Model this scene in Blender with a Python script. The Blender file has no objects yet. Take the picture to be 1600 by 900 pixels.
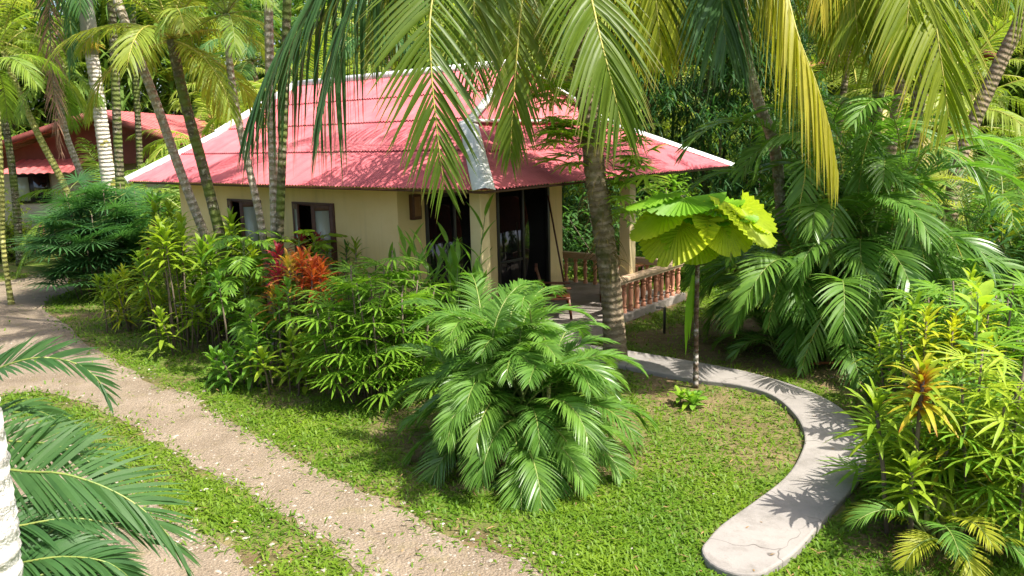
import bpy, math, random
import numpy as np
from mathutils import Matrix, Vector
from mathutils.geometry import tessellate_polygon

# ------------------------------------------------------------------ camera, light, exposure
SC = bpy.context.scene
COL = SC.collection
F, H = 1250.0, 3.65                       # focal length in photo pixels (1600 wide), eye height
PITCH, ROLL = math.atan(233 / F), math.radians(1.4)
cd = bpy.data.cameras.new('camera'); cam = bpy.data.objects.new('camera', cd); COL.objects.link(cam)
cd.sensor_width = 36; cd.lens = 36 * F / 1600; cd.clip_start = .05; cd.clip_end = 2000
cam.matrix_world = Matrix.Translation((0, 0, H)) @ Matrix.Rotation(math.pi / 2 - PITCH, 4, 'X') @ Matrix.Rotation(-ROLL, 4, 'Z')
SC.camera = cam
SUN = Vector((.46, -.26, .85)).normalized()
w = bpy.data.worlds.new('World'); SC.world = w; w.use_nodes = True
nt = w.node_tree; sky = nt.nodes.new('ShaderNodeTexSky'); sky.sky_type = 'NISHITA'; sky.sun_disc = False; sky.dust_density = 4.0; sky.ozone_density = .6
sky.sun_elevation = math.asin(SUN.z); sky.sun_rotation = math.atan2(SUN.x, SUN.y)
bg = nt.nodes['Background']; bg.inputs[1].default_value = .14; nt.links.new(sky.outputs[0], bg.inputs[0])
sd = bpy.data.lights.new('sun', 'SUN'); sd.energy = 4.5; sd.angle = math.radians(.5); sd.color = (1, .95, .86)
so = bpy.data.objects.new('sun', sd); COL.objects.link(so); so.rotation_euler = SUN.to_track_quat('Z', 'Y').to_euler()
SC.view_settings.view_transform = 'Standard'; SC.view_settings.look = 'None'
SC.view_settings.exposure = 1.08; SC.view_settings.gamma = 1
SC.render.engine = 'CYCLES'
SC.cycles.max_bounces = 8; SC.cycles.transmission_bounces = 4; SC.cycles.diffuse_bounces = 4; SC.cycles.use_denoising = True
SC.cycles.sample_clamp_indirect = 6

# ------------------------------------------------------------------ helpers
RNG = np.random.default_rng(7); random.seed(7)
U = lambda a, b, n=None: RNG.uniform(a, b, n)

def ray(px, py):
    a, b = (px - 800) / F, (450 - py) / F
    c, s = math.cos(ROLL), math.sin(ROLL); a, b = a * c + b * s, -a * s + b * c
    return np.array([a, math.cos(PITCH) + math.sin(PITCH) * b, -math.sin(PITCH) + math.cos(PITCH) * b])
def at(px, py, z=0.0):                    # point of the place at height z seen at a photo pixel
    r = ray(px, py); return np.array([0, 0, H]) + r * (z - H) / r[2]
def far(px, py, Y):                       # ... at distance Y
    r = ray(px, py); return np.array([0, 0, H]) + r * Y / r[1]

def norm(a):
    return a / np.maximum(np.linalg.norm(a, axis=-1, keepdims=True), 1e-9)

class MB:
    """collects leaf strips, tubes, boxes; mesh() makes ONE mesh of them"""
    def __init__(s): s.v = []; s.q = []; s.t = []; s.ti = []; s.al = []; s.qm = []; s.tm = []; s.n = 0
    def add(s, V, Q=None, T=None, tint=None, along=None, mat=0):
        V = np.asarray(V, float).reshape(-1, 3); k = len(V)
        s.v.append(V)
        s.ti.append(np.broadcast_to(np.asarray(.5 if tint is None else tint, float), (k,)))
        s.al.append(np.broadcast_to(np.asarray(0. if along is None else along, float), (k,)))
        if Q is not None and len(Q): Q = np.asarray(Q, int); s.q.append(Q + s.n); s.qm.append(np.full(len(Q), mat))
        if T is not None and len(T): T = np.asarray(T, int); s.t.append(T + s.n); s.tm.append(np.full(len(T), mat))
        s.n += k
    def strips(s, P, D, W, L, wid, droop=0.0, seg=3, prof=None, fold=0.0, tint=None, mat=0, curl=None):
        P = np.atleast_2d(np.asarray(P, float)); n = len(P)
        D = norm(np.broadcast_to(np.asarray(D, float), (n, 3))); W = np.broadcast_to(np.asarray(W, float), (n, 3))
        W = norm(W - (W * D).sum(1, keepdims=True) * D)
        L = np.broadcast_to(np.asarray(L, float), (n,)); wid = np.broadcast_to(np.asarray(wid, float), (n,))
        droop = np.broadcast_to(np.asarray(droop, float), (n,))
        tint = U(0, 1, n) if tint is None else np.broadcast_to(np.asarray(tint, float), (n,))
        t = np.linspace(0, 1, seg + 1)
        pr = np.interp(t, *prof) if prof is not None else np.interp(t, [0, .25, .6, 1], [.55, 1, .8, .04])
        C = P[:, None] + D[:, None] * (L[:, None] * t)[..., None]
        C = C + np.array([0, 0, -1.0]) * (L * droop)[:, None, None] * (t ** 2)[None, :, None]
        Tn = norm(np.gradient(C, axis=1)); W3 = np.broadcast_to(W[:, None], C.shape)
        W3 = norm(W3 - (W3 * Tn).sum(2, keepdims=True) * Tn)
        off = W3 * (wid[:, None] * .5 * pr)[..., None]
        if fold:
            N = np.cross(W3, Tn); N = N * np.where(N[..., 2:3] < 0, -1, 1)
            up = N * (np.abs(wid)[:, None] * .5 * pr * fold)[..., None]
            V = np.stack([C - off + up, C, C + off + up], 2); m = 3
        else:
            V = np.stack([C - off, C + off], 2); m = 2
        idx = np.arange(n * (seg + 1) * m).reshape(n, seg + 1, m); Q = []
        for j in range(m - 1):
            Q.append(np.stack([idx[:, :-1, j], idx[:, :-1, j + 1], idx[:, 1:, j + 1], idx[:, 1:, j]], -1).reshape(-1, 4))
        s.add(V, np.concatenate(Q), tint=np.repeat(tint, (seg + 1) * m), along=np.tile(np.repeat(t, m), n), mat=mat)
    def tube(s, pts, rad, sides=6, mat=0, tint=.5, cap=True):
        P = np.asarray(pts, float); k = len(P); rad = np.broadcast_to(np.asarray(rad, float), (k,))
        T = norm(np.gradient(P, axis=0)); ref = np.array([0, 0, 1.0]) if abs(T[0][2]) < .8 else np.array([1.0, 0, 0])
        A = norm(np.cross(T, ref)); B = np.cross(T, A)
        th = np.arange(sides) * 2 * math.pi / sides
        V = P[:, None] + rad[:, None, None] * (A[:, None] * np.cos(th)[None, :, None] + B[:, None] * np.sin(th)[None, :, None])
        idx = np.arange(k * sides).reshape(k, sides); nx = np.roll(idx, -1, 1)
        Q = np.stack([idx[:-1], nx[:-1], nx[1:], idx[1:]], -1).reshape(-1, 4)
        d = np.concatenate([[0], np.cumsum(np.linalg.norm(np.diff(P, axis=0), axis=1))])
        T3 = []
        if cap:
            for i in range(1, sides - 1): T3 += [[idx[0, 0], idx[0, i + 1], idx[0, i]], [idx[-1, 0], idx[-1, i], idx[-1, i + 1]]]
        s.add(V, Q, T3, tint=tint, along=np.repeat(d, sides), mat=mat)
    def box(s, a, b, mat=0, tint=.5):
        a, b = np.minimum(a, b), np.maximum(a, b)
        V = np.array([[x, y, z] for z in (a[2], b[2]) for y in (a[1], b[1]) for x in (a[0], b[0])])
        s.add(V, [[0, 2, 3, 1], [4, 5, 7, 6], [0, 1, 5, 4], [1, 3, 7, 5], [3, 2, 6, 7], [2, 0, 4, 6]], mat=mat, tint=tint)
    def beam(s, p, q, wx, wz, up=(0, 0, 1), mat=0):
        p, q = np.asarray(p, float), np.asarray(q, float); T = norm(q - p); A = norm(np.cross(T, up)); B = np.cross(A, T)
        V = [c + A * i * wx / 2 + B * j * wz / 2 for c in (p, q) for i, j in ((-1, -1), (1, -1), (1, 1), (-1, 1))]
        s.add(V, [[0, 1, 2, 3], [7, 6, 5, 4], [0, 4, 5, 1], [1, 5, 6, 2], [2, 6, 7, 3], [3, 7, 4, 0]], mat=mat)
    def lathe(s, prof, sides=12, c=(0, 0, 0), mat=0):
        th = np.arange(sides) * 2 * math.pi / sides
        V = [[c[0] + r * math.cos(a), c[1] + r * math.sin(a), c[2] + z] for z, r in prof for a in th]
        k = len(prof); idx = np.arange(k * sides).reshape(k, sides); nx = np.roll(idx, -1, 1)
        s.add(V, np.stack([idx[:-1], nx[:-1], nx[1:], idx[1:]], -1).reshape(-1, 4),
              [[idx[-1, 0], idx[-1, i], idx[-1, i + 1]] for i in range(1, sides - 1)], mat=mat)
    def mesh(s, name, mats, smooth=True):
        me = bpy.data.meshes.new(name); V = np.concatenate(s.v)
        me.vertices.add(len(V)); me.vertices.foreach_set('co', V.astype(np.float32).ravel())
        Q = np.concatenate(s.q) if s.q else np.zeros((0, 4), int); T = np.concatenate(s.t) if s.t else np.zeros((0, 3), int)
        lp = np.concatenate([Q.ravel(), T.ravel()]); nq, n3 = len(Q), len(T)
        me.loops.add(len(lp)); me.loops.foreach_set('vertex_index', lp.astype(np.int32))
        me.polygons.add(nq + n3)
        me.polygons.foreach_set('loop_start', np.concatenate([np.arange(nq) * 4, nq * 4 + np.arange(n3) * 3]).astype(np.int32))
        mi = np.concatenate((s.qm or [np.zeros(0)]) + (s.tm or [np.zeros(0)])).astype(np.int32)
        for m in (mats if isinstance(mats, (list, tuple)) else [mats]): me.materials.append(m)
        me.polygons.foreach_set('material_index', mi)
        me.polygons.foreach_set('use_smooth', np.full(nq + n3, bool(smooth)))
        for nm, dat in (('tint', s.ti), ('along', s.al)):
            at_ = me.attributes.new(nm, 'FLOAT', 'POINT'); at_.data.foreach_set('value', np.concatenate(dat).astype(np.float32))
        me.update(calc_edges=True); return me

def link(name, data, parent=None, M=None):
    o = bpy.data.objects.new(name, data); COL.objects.link(o)
    if parent is not None: o.parent = parent
    if M is not None: o.matrix_basis = M
    return o
def put(name, mb, mats, parent=None, M=None, smooth=True, bevel=0):
    o = link(name, mb.mesh(name, mats, smooth), parent, M)
    if bevel:
        b = o.modifiers.new('bevel', 'BEVEL'); b.width = bevel; b.segments = 2; b.limit_method = 'ANGLE'
    return o
def tag(o, label, cat, group=None):
    o['label'] = label; o['category'] = cat
    if group: o['group'] = group
    return o
def thing(name, label, cat, loc=(0, 0, 0), rz=0.0, group=None):
    o = bpy.data.objects.new(name, None); COL.objects.link(o); o.empty_display_size = .1
    o.location = tuple(loc); o.rotation_euler = (0, 0, rz); return tag(o, label, cat, group)
def frame(P, az, pitch=0.0, roll=0.0, sc=1.0):
    return Matrix.Translation(tuple(P)) @ Matrix.Rotation(az, 4, 'Z') @ Matrix.Rotation(-pitch, 4, 'Y') @ Matrix.Rotation(roll, 4, 'X') @ Matrix.Scale(sc, 4)

# ------------------------------------------------------------------ materials
def mat(name):
    m = bpy.data.materials.new(name); m.use_nodes = True; t = m.node_tree
    return m, t, t.nodes['Principled BSDF']
def N(t, typ, **kw):
    n = t.nodes.new('ShaderNode' + typ)
    for k, v in kw.items():
        if k[0] == 'i' and k[1:].isdigit(): n.inputs[int(k[1:])].default_value = v
        else: setattr(n, k, v)
    return n
def mixc(t, fac, a, b, blend='MIX'):
    n = t.nodes.new('ShaderNodeMix'); n.data_type = 'RGBA'; n.blend_type = blend
    for i, x in ((0, fac), (6, a), (7, b)):
        if hasattr(x, 'is_linked'): t.links.new(x, n.inputs[i])
        elif i == 0: n.inputs[0].default_value = x
        else: n.inputs[i].default_value = (*x[:3], 1)
    return n.outputs[2]
def math_(t, op, a, b=0.0, clamp=False):
    n = t.nodes.new('ShaderNodeMath'); n.operation = op; n.use_clamp = clamp
    for i, x in ((0, a), (1, b)):
        if hasattr(x, 'is_linked'): t.links.new(x, n.inputs[i])
        else: n.inputs[i].default_value = x
    return n.outputs[0]
def noise(t, scale, detail=4, coord='Object', rough=.6):
    c = N(t, 'TexCoord'); n = N(t, 'TexNoise'); n.inputs['Scale'].default_value = scale; n.inputs['Detail'].default_value = detail
    n.inputs['Roughness'].default_value = rough; t.links.new(c.outputs[coord], n.inputs['Vector']); return n.outputs['Fac']
def ramp(t, fac, a, b):
    n = N(t, 'MapRange', clamp=True); n.inputs[1].default_value = a; n.inputs[2].default_value = b; t.links.new(fac, n.inputs[0]); return n.outputs[0]
def attr(t, name): return N(t, 'Attribute', attribute_name=name).outputs['Fac']
def bump(t, bs, h, strength=.4, dist=.02):
    b = N(t, 'Bump'); b.inputs['Strength'].default_value = strength; b.inputs['Distance'].default_value = dist
    t.links.new(h, b.inputs['Height']); t.links.new(b.outputs[0], bs.inputs['Normal'])

LK = (1.35, 1.18, .95)
def leaf_mat(name, a, b, tip=None, tipfrom=.8, trans=.42, rough=.48, base=None, spec=.28, objw=.45):
    a, b = tuple(x * k for x, k in zip(a, LK)), tuple(x * k for x, k in zip(b, LK)); m, t, bs = mat(name)
    rnd = N(t, 'ObjectInfo').outputs['Random']
    f = math_(t, 'ADD', math_(t, 'MULTIPLY', attr(t, 'tint'), 1 - objw), math_(t, 'MULTIPLY', rnd, objw), True)
    c = mixc(t, f, a, b)
    c = mixc(t, math_(t, 'MULTIPLY', ramp(t, noise(t, 9, 3), .45, .75), .3), c, tuple(x * .62 for x in a))
    if base: c = mixc(t, ramp(t, attr(t, 'along'), .45, .0), c, base)
    if tip: c = mixc(t, math_(t, 'MULTIPLY', ramp(t, attr(t, 'along'), tipfrom, 1.0), ramp(t, attr(t, 'tint'), .2, .9)), c, tip)
    t.links.new(c, bs.inputs['Base Color']); bs.inputs['Roughness'].default_value = rough
    bs.inputs['Specular IOR Level'].default_value = spec
    tr = N(t, 'BsdfTranslucent'); tc = mixc(t, 1.0, c, (1.45, 1.55, .75), 'MULTIPLY'); t.links.new(tc, tr.inputs[0])
    mx = N(t, 'MixShader', i0=trans); t.links.new(bs.outputs[0], mx.inputs[1]); t.links.new(tr.outputs[0], mx.inputs[2])
    t.links.new(mx.outputs[0], t.nodes['Material Output'].inputs[0]); return m
def simple(name, a, b, scale=6, rough=.7, bstr=.0, bscale=40, metal=0.0, spec=.5, detail=5):
    m, t, bs = mat(name); c = mixc(t, ramp(t, noise(t, scale, detail), .3, .7), a, b)
    t.links.new(c, bs.inputs['Base Color']); bs.inputs['Roughness'].default_value = rough; bs.inputs['Metallic'].default_value = metal
    bs.inputs['Specular IOR Level'].default_value = spec
    if bstr: bump(t, bs, noise(t, bscale, 4), bstr)
    return m
def bark_mat(name, a, b, spot, ring=14.0, ringc=None, spots=.5, moss=None, mosscov=.5):
    m, t, bs = mat(name)
    c = mixc(t, ramp(t, noise(t, 7, 5), .35, .65), a, b)
    al = attr(t, 'along'); wob = math_(t, 'MULTIPLY', noise(t, 4, 3), 5.0)
    r = math_(t, 'SINE', math_(t, 'ADD', math_(t, 'MULTIPLY', al, ring * 6.283), wob))
    if ringc: c = mixc(t, math_(t, 'MULTIPLY', ramp(t, r, .6, 1.0), math_(t, 'MULTIPLY', ramp(t, noise(t, 6, 4), .3, .7), .75)), c, ringc)
    c = mixc(t, ramp(t, noise(t, 16, 3), .62 - spots * .2, .70 - spots * .1), c, spot)
    if moss: c = mixc(t, ramp(t, noise(t, 3.2, 4), .62 - mosscov * .3, .70 - mosscov * .3), c, moss)
    t.links.new(c, bs.inputs['Base Color']); bs.inputs['Roughness'].default_value = .85
    c = mixc(t, math_(t, 'MULTIPLY', ramp(t, noise(t, 26, 6, rough=.8), .58, .68), .6), c, tuple(x * .4 for x in a)); t.links.new(c, bs.inputs['Base Color'])
    bump(t, bs, math_(t, 'ADD', noise(t, 30, 6), math_(t, 'MULTIPLY', r, .5)), .9, .03); return m

M = {}
M['areca'] = leaf_mat('areca_leaf', (.044, .135, .024), (.122, .260, .046), tip=(.20, .22, .05), tipfrom=.9)
M['areca_dark'] = leaf_mat('areca_dark_leaf', (.048, .140, .026), (.13, .265, .048), rough=.33, spec=.6)
M['areca_blue'] = leaf_mat('areca_blue_leaf', (.028, .092, .034), (.062, .150, .050))
M['areca_yel'] = leaf_mat('areca_yellow_leaf', (.13, .22, .022), (.30, .34, .035), tip=(.42, .30, .05))
M['coco'] = leaf_mat('coconut_leaf', (.048, .110, .016), (.120, .190, .024), tip=(.24, .18, .05), tipfrom=.82, rough=.42, trans=.42)
M['coco_dark'] = leaf_mat('coconut_dark_leaf', (.024, .075, .038), (.055, .130, .050), tip=(.18, .15, .05), tipfrom=.88, rough=.42, trans=.25)
M['coco_yel'] = leaf_mat('coconut_yellow_leaf', (.21, .25, .025), (.42, .38, .06), tip=(.38, .28, .08), tipfrom=.8, trans=.42)
M['coco_lime'] = leaf_mat('coconut_lime_leaf', (.11, .19, .014), (.22, .28, .018), tip=(.42, .30, .05), tipfrom=.7, trans=.42)
M['rachis'] = simple('frond_stalk', (.30, .30, .05), (.42, .36, .07), 5, .5)
M['rachis_g'] = simple('frond_stalk_green', (.12, .20, .04), (.24, .26, .06), 5, .5)
M['rhapis'] = leaf_mat('lady_palm_leaf', (.070, .19, .020), (.17, .33, .035), tip=(.25, .22, .06), tipfrom=.9)
M['rhapis_d'] = leaf_mat('fan_palm_blue_leaf', (.030, .105, .045), (.065, .175, .065))
M['lic_g'] = leaf_mat('licuala_green_leaf', (.10, .26, .015), (.17, .36, .020), trans=.45, objw=.8)
M['lic_y'] = leaf_mat('licuala_yellow_leaf', (.20, .34, .012), (.34, .42, .018), trans=.45, objw=.8)
M['cord_g'] = leaf_mat('cordyline_green_leaf', (.085, .20, .022), (.23, .34, .035), tip=(.3, .25, .05), tipfrom=.85)
M['cord_y'] = leaf_mat('cordyline_lime_leaf', (.13, .25, .020), (.28, .39, .035))
M['cord_r'] = leaf_mat('cordyline_red_leaf', (.30, .035, .025), (.50, .16, .045), tip=(.25, .02, .03), tipfrom=.5, objw=.3)
M['cord_o'] = leaf_mat('cordyline_orange_leaf', (.34, .10, .03), (.42, .32, .07), base=(.40, .42, .05), objw=.2)
M['magenta'] = leaf_mat('cordyline_magenta_leaf', (.20, .015, .04), (.34, .04, .08))
M['croton'] = leaf_mat('croton_leaf', (.14, .25, .02), (.36, .40, .03), tip=(.40, .07, .03), tipfrom=.55, objw=.2)
M['croton_heart'] = leaf_mat('croton_red_heart_leaf', (.15, .25, .02), (.38, .36, .03), tip=(.42, .10, .03), tipfrom=.75, base=(.42, .085, .02), objw=0)
M['croton_y'] = leaf_mat('croton_yellow_leaf', (.22, .32, .02), (.42, .45, .03))
M['broad'] = leaf_mat('broad_leaf', (.065, .19, .030), (.16, .32, .045), rough=.38)
M['broad_l'] = leaf_mat('broad_light_leaf', (.13, .28, .03), (.28, .42, .05), rough=.33)
M['ginger'] = leaf_mat('ginger_leaf', (.075, .21, .035), (.18, .35, .055), rough=.33)
M['bamboo'] = leaf_mat('bamboo_leaf', (.020, .075, .028), (.055, .150, .045))
M['bgleaf'] = leaf_mat('grove_leaf', (.07, .17, .03), (.20, .30, .045))
M['bgleaf_y'] = leaf_mat('grove_yellow_leaf', (.11, .20, .03), (.25, .32, .05))
M['bgleaf_d'] = leaf_mat('grove_dark_leaf', (.028, .095, .035), (.075, .18, .05))
M['wood_mass'] = leaf_mat('far_wood_leaf', (.05, .13, .03), (.17, .27, .05), objw=0)
M['dead'] = leaf_mat('dead_leaf', (.13, .085, .075), (.25, .17, .13), trans=.1, rough=.8)
M['dead_red'] = leaf_mat('dead_red_leaf', (.12, .035, .022), (.22, .08, .04), trans=.05, rough=.8)
M['grass'] = leaf_mat('grass_blade', (.042, .135, .012), (.150, .25, .020), trans=.4, rough=.55, spec=.3)
M['inflor'] = simple('yellow_flower_spike', (.5, .34, .02), (.6, .45, .04))
M['stem'] = simple('plant_stem', (.09, .065, .045), (.17, .13, .09), 12, .85)
M['stem_g'] = simple('green_stem', (.07, .13, .03), (.14, .19, .05), 8, .6)
M['bark_coco'] = bark_mat('coconut_bark', (.17, .12, .07), (.32, .245, .155), (.38, .30, .21), 9, (.07, .05, .03), .25, (.11, .10, .035), .25)
M['bark_dark'] = bark_mat('mossy_bark', (.055, .050, .025), (.12, .10, .05), (.30, .28, .20), 8, (.16, .14, .09), .35, (.10, .13, .02), .55)
M['bark_grey'] = bark_mat('grey_bark', (.24, .20, .14), (.38, .32, .24), (.48, .44, .36), 8, (.14, .11, .07), .6)
M['bark_pale'] = bark_mat('pale_palm_bark', (.48, .40, .33), (.62, .54, .45), (.70, .65, .58), 9, (.34, .26, .21), .4)
M['bark_moss'] = bark_mat('lichen_palm_bark', (.50, .44, .36), (.64, .57, .48), (.70, .66, .58), 9, (.38, .31, .24), .4, (.22, .20, .03), .28)
M['bark_white'] = bark_mat('white_ringed_bark', (.60, .57, .53), (.74, .71, .67), (.50, .46, .41), 7, (.52, .46, .40), .2)
M['bark_yg'] = bark_mat('green_cane_bark', (.22, .24, .05), (.38, .36, .10), (.45, .42, .2), 9, (.14, .13, .05), .3)
M['shaft'] = simple('crownshaft', (.22, .24, .20), (.34, .30, .22), 3, .5)
def wall_mat():
    m, t, bs = mat('cream_render'); c = mixc(t, ramp(t, noise(t, 1.6, 6), .3, .7), (.72, .55, .235), (.78, .62, .30))
    co = N(t, 'TexCoord'); mp = N(t, 'Mapping'); mp.inputs['Scale'].default_value = (7, 7, .5); t.links.new(co.outputs['Object'], mp.inputs[0])
    st = N(t, 'TexNoise'); st.inputs['Scale'].default_value = 1.0; st.inputs['Detail'].default_value = 6; t.links.new(mp.outputs[0], st.inputs['Vector'])
    c = mixc(t, math_(t, 'MULTIPLY', ramp(t, st.outputs['Fac'], .52, .75), .35), c, (.42, .33, .17))
    sp = N(t, 'SeparateXYZ'); t.links.new(co.outputs['Object'], sp.inputs[0])
    lowz = ramp(t, math_(t, 'ADD', sp.outputs[2], math_(t, 'MULTIPLY', noise(t, 6, 5), .9)), 1.35, .55)
    c = mixc(t, math_(t, 'MULTIPLY', lowz, .7), c, (.30, .22, .12)); t.links.new(c, bs.inputs['Base Color']); bs.inputs['Roughness'].default_value = .88
    bump(t, bs, noise(t, 50, 5), .2, .01); return m
M['wall'] = wall_mat()
M['trimcream'] = simple('cream_trim', (.64, .50, .26), (.70, .57, .32), 4, .8)
M['wood'] = simple('dark_brown_wood', (.060, .022, .010), (.11, .042, .018), 14, .5, .1, 50)
M['wood_red'] = simple('red_brown_wood', (.11, .030, .014), (.17, .055, .022), 9, .4)
M['black'] = simple('dark_frame', (.012, .010, .010), (.022, .018, .016), 8, .4)
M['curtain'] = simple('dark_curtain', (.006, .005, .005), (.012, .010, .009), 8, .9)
M['terra'] = simple('terracotta_paint', (.58, .25, .15), (.66, .31, .20), 9, .7, .1, 60)
M['railpaint'] = simple('pale_rail_paint', (.55, .38, .24), (.64, .47, .32), 9, .7)
M['white'] = simple('white_flashing', (.60, .60, .57), (.82, .82, .81), 4, .55)
M['redpaint'] = simple('dark_red_boards', (.13, .025, .02), (.19, .04, .03), 5, .7)
M['slab'] = simple('grey_concrete', (.20, .17, .145), (.33, .29, .25), 3, .9, .3, 50)
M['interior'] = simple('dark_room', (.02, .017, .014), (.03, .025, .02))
M['lampglow'] = simple('lamp_panel', (.22, .10, .04), (.30, .15, .06), 20, .5)

def glass_mat(name, col, rough=.05):
    m, t, bs = mat(name); bs.inputs['Base Color'].default_value = (*col, 1); bs.inputs['Roughness'].default_value = rough
    bs.inputs['Specular IOR Level'].default_value = .6; return m
M['glass_dark'] = glass_mat('dark_glass', (.010, .010, .011), .06)
M['glass_pale'] = glass_mat('reflection_pale_glass', (.36, .40, .32), .2)  # grey-green reflection of bright glass put into the base colour

def roof_mat(name, a, b, dirt):
    m, t, bs = mat(name)
    c = mixc(t, ramp(t, noise(t, 1.1, 5), .3, .7), a, b)
    c = mixc(t, math_(t, 'MULTIPLY', ramp(t, noise(t, 14, 6), .58, .75), .5), c, dirt)
    co = N(t, 'TexCoord'); mp = N(t, 'Mapping'); mp.inputs['Scale'].default_value = (9, .7, .7); t.links.new(co.outputs['Object'], mp.inputs[0])
    st = N(t, 'TexNoise'); st.inputs['Scale'].default_value = 1.0; st.inputs['Detail'].default_value = 6; t.links.new(mp.outputs[0], st.inputs['Vector'])
    c = mixc(t, math_(t, 'MULTIPLY', ramp(t, st.outputs['Fac'], .5, .72), .55), c, tuple(x * .62 for x in a))
    c = mixc(t, ramp(t, noise(t, 5, 7, rough=.75), .66, .74), c, (.16, .07, .05))
    c = mixc(t, math_(t, 'MULTIPLY', ramp(t, noise(t, 3.5, 5), .5, .72), .35), c, tuple(min(1, x * 1.35) for x in b))
    t.links.new(c, bs.inputs['Base Color']); bs.inputs['Roughness'].default_value = .55
    bs.inputs['Specular IOR Level'].default_value = .15; return m
M['roof'] = roof_mat('pink_roof_sheet', (.50, .105, .125), (.60, .165, .180), (.30, .09, .09))
M['roof_far'] = roof_mat('far_roof_tile', (.46, .10, .10), (.58, .18, .17), (.30, .09, .09))

def ground_mat():
    m, t, bs = mat('lawn_soil')
    soil = mixc(t, ramp(t, noise(t, 2.5, 6), .35, .65), (.115, .075, .040), (.235, .165, .095))
    soil = mixc(t, ramp(t, noise(t, 40, 3), .6, .75), soil, (.30, .22, .13))
    g = mixc(t, ramp(t, noise(t, 5, 5), .3, .7), (.065, .13, .014), (.13, .19, .022))
    n = ramp(t, noise(t, .9, 6, rough=.7), .43, .56)
    c = mixc(t, attr(t, 'tint'), soil, mixc(t, n, mixc(t, .6, soil, g), g))
    t.links.new(c, bs.inputs['Base Color']); bs.inputs['Roughness'].default_value = .95
    bs.inputs['Specular IOR Level'].default_value = .15
    bump(t, bs, noise(t, 22, 6), .9, .05); return m
def gravel_mat():
    m, t, bs = mat('drive_gravel')
    c = mixc(t, ramp(t, noise(t, 1.3, 6, rough=.65), .35, .65), (.190, .146, .100), (.285, .226, .165))
    co = N(t, 'TexCoord'); v = N(t, 'TexVoronoi'); v.inputs['Scale'].default_value = 30; t.links.new(co.outputs['Object'], v.inputs['Vector'])
    c = mixc(t, ramp(t, noise(t, 55, 4), .55, .72), c, (.40, .335, .26))
    c = mixc(t, ramp(t, noise(t, 34, 4), .60, .72), c, (.17, .12, .08))
    c = mixc(t, math_(t, 'MULTIPLY', ramp(t, noise(t, 3, 5), .55, .7), .5), c, (.20, .17, .07))
    t.links.new(c, bs.inputs['Base Color']); bs.inputs['Roughness'].default_value = .95; bs.inputs['Specular IOR Level'].default_value = .15
    h = math_(t, 'ADD', math_(t, 'MULTIPLY', v.outputs['Distance'], -.6), noise(t, 45, 5)); bump(t, bs, h, .9, .03); return m
def path_mat():
    m, t, bs = mat('path_concrete')
    c = mixc(t, ramp(t, noise(t, 1.6, 6, rough=.7), .3, .7), (.22, .20, .182), (.29, .265, .24))
    c = mixc(t, math_(t, 'MULTIPLY', ramp(t, noise(t, 2.6, 8, rough=.8), .50, .66), .75), c, (.15, .135, .115))
    c = mixc(t, ramp(t, noise(t, 60, 4), .68, .76), c, (.20, .17, .14))
    t.links.new(c, bs.inputs['Base Color']); bs.inputs['Roughness'].default_value = .85; co = N(t, 'TexCoord'); wn = N(t, 'TexNoise'); wn.inputs['Scale'].default_value = 3; t.links.new(co.outputs['Object'], wn.inputs['Vector'])
    va = N(t, 'VectorMath', operation='MULTIPLY_ADD'); va.inputs[1].default_value = (.45,) * 3; t.links.new(wn.outputs['Color'], va.inputs[0]); t.links.new(co.outputs['Object'], va.inputs[2])
    cr = N(t, 'TexVoronoi', feature='DISTANCE_TO_EDGE'); cr.inputs['Scale'].default_value = .75; t.links.new(va.outputs[0], cr.inputs['Vector'])
    ck = ramp(t, cr.outputs['Distance'], .007, .0); c2 = mixc(t, math_(t, 'MULTIPLY', ck, ramp(t, noise(t, 1.2, 3), .42, .55)), c, (.07, .06, .05)); t.links.new(c2, bs.inputs['Base Color'])
    bump(t, bs, noise(t, 35, 6), .5, .01); return m
M['ground'] = ground_mat(); M['gravel'] = gravel_mat(); M['path'] = path_mat()
M['pebble'] = simple('pebbles', (.34, .29, .24), (.58, .53, .47), 30, .9)

# ------------------------------------------------------------------ regions of the ground (photo outlines laid on the ground)
def poly(pts, z=0): return np.array([at(x, y, z)[:2] for x, y in pts])
def smooth_closed(P, n=8, closed=True):
    P = np.asarray(P); k = len(P); out = []
    for i in range(k if closed else k - 1):
        g = lambda j: P[j % k] if closed else P[min(max(j, 0), k - 1)]
        p0, p1, p2, p3 = g(i - 1), g(i), g(i + 1), g(i + 2)
        for t in np.arange(n) / n:
            out.append(.5 * (2 * p1 + (p2 - p0) * t + (2 * p0 - 5 * p1 + 4 * p2 - p3) * t * t + (3 * p1 - p0 - 3 * p2 + p3) * t ** 3))
    if not closed: out.append(P[-1])
    return np.array(out)
def inside(poly_, X, Y):
    r = np.zeros(X.shape, bool); k = len(poly_)
    for i in range(k):
        x1, y1 = poly_[i]; x2, y2 = poly_[(i + 1) % k]
        c = ((y1 > Y) != (y2 > Y)); r ^= c & (X < (x2 - x1) * (Y - y1) / (y2 - y1 + 1e-12) + x1)
    return r
TRACK1 = smooth_closed(poly([(-90, 452), (0, 441), (60, 430), (125, 420), (122, 448), (72, 474), (115, 520), (160, 552), (240, 602), (300, 614), (335, 645), (420, 692), (520, 748), (600, 780), (680, 834), (780, 868), (880, 910), (930, 990), (640, 990), (580, 905), (500, 842), (420, 792), (340, 747), (260, 702), (200, 662), (130, 628), (60, 612), (-90, 600)]), 5)
TRACK2 = smooth_closed(poly([(-150, 640), (40, 655), (100, 700), (200, 765), (270, 803), (330, 838), (395, 888), (430, 990), (-150, 990)]), 5)
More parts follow.
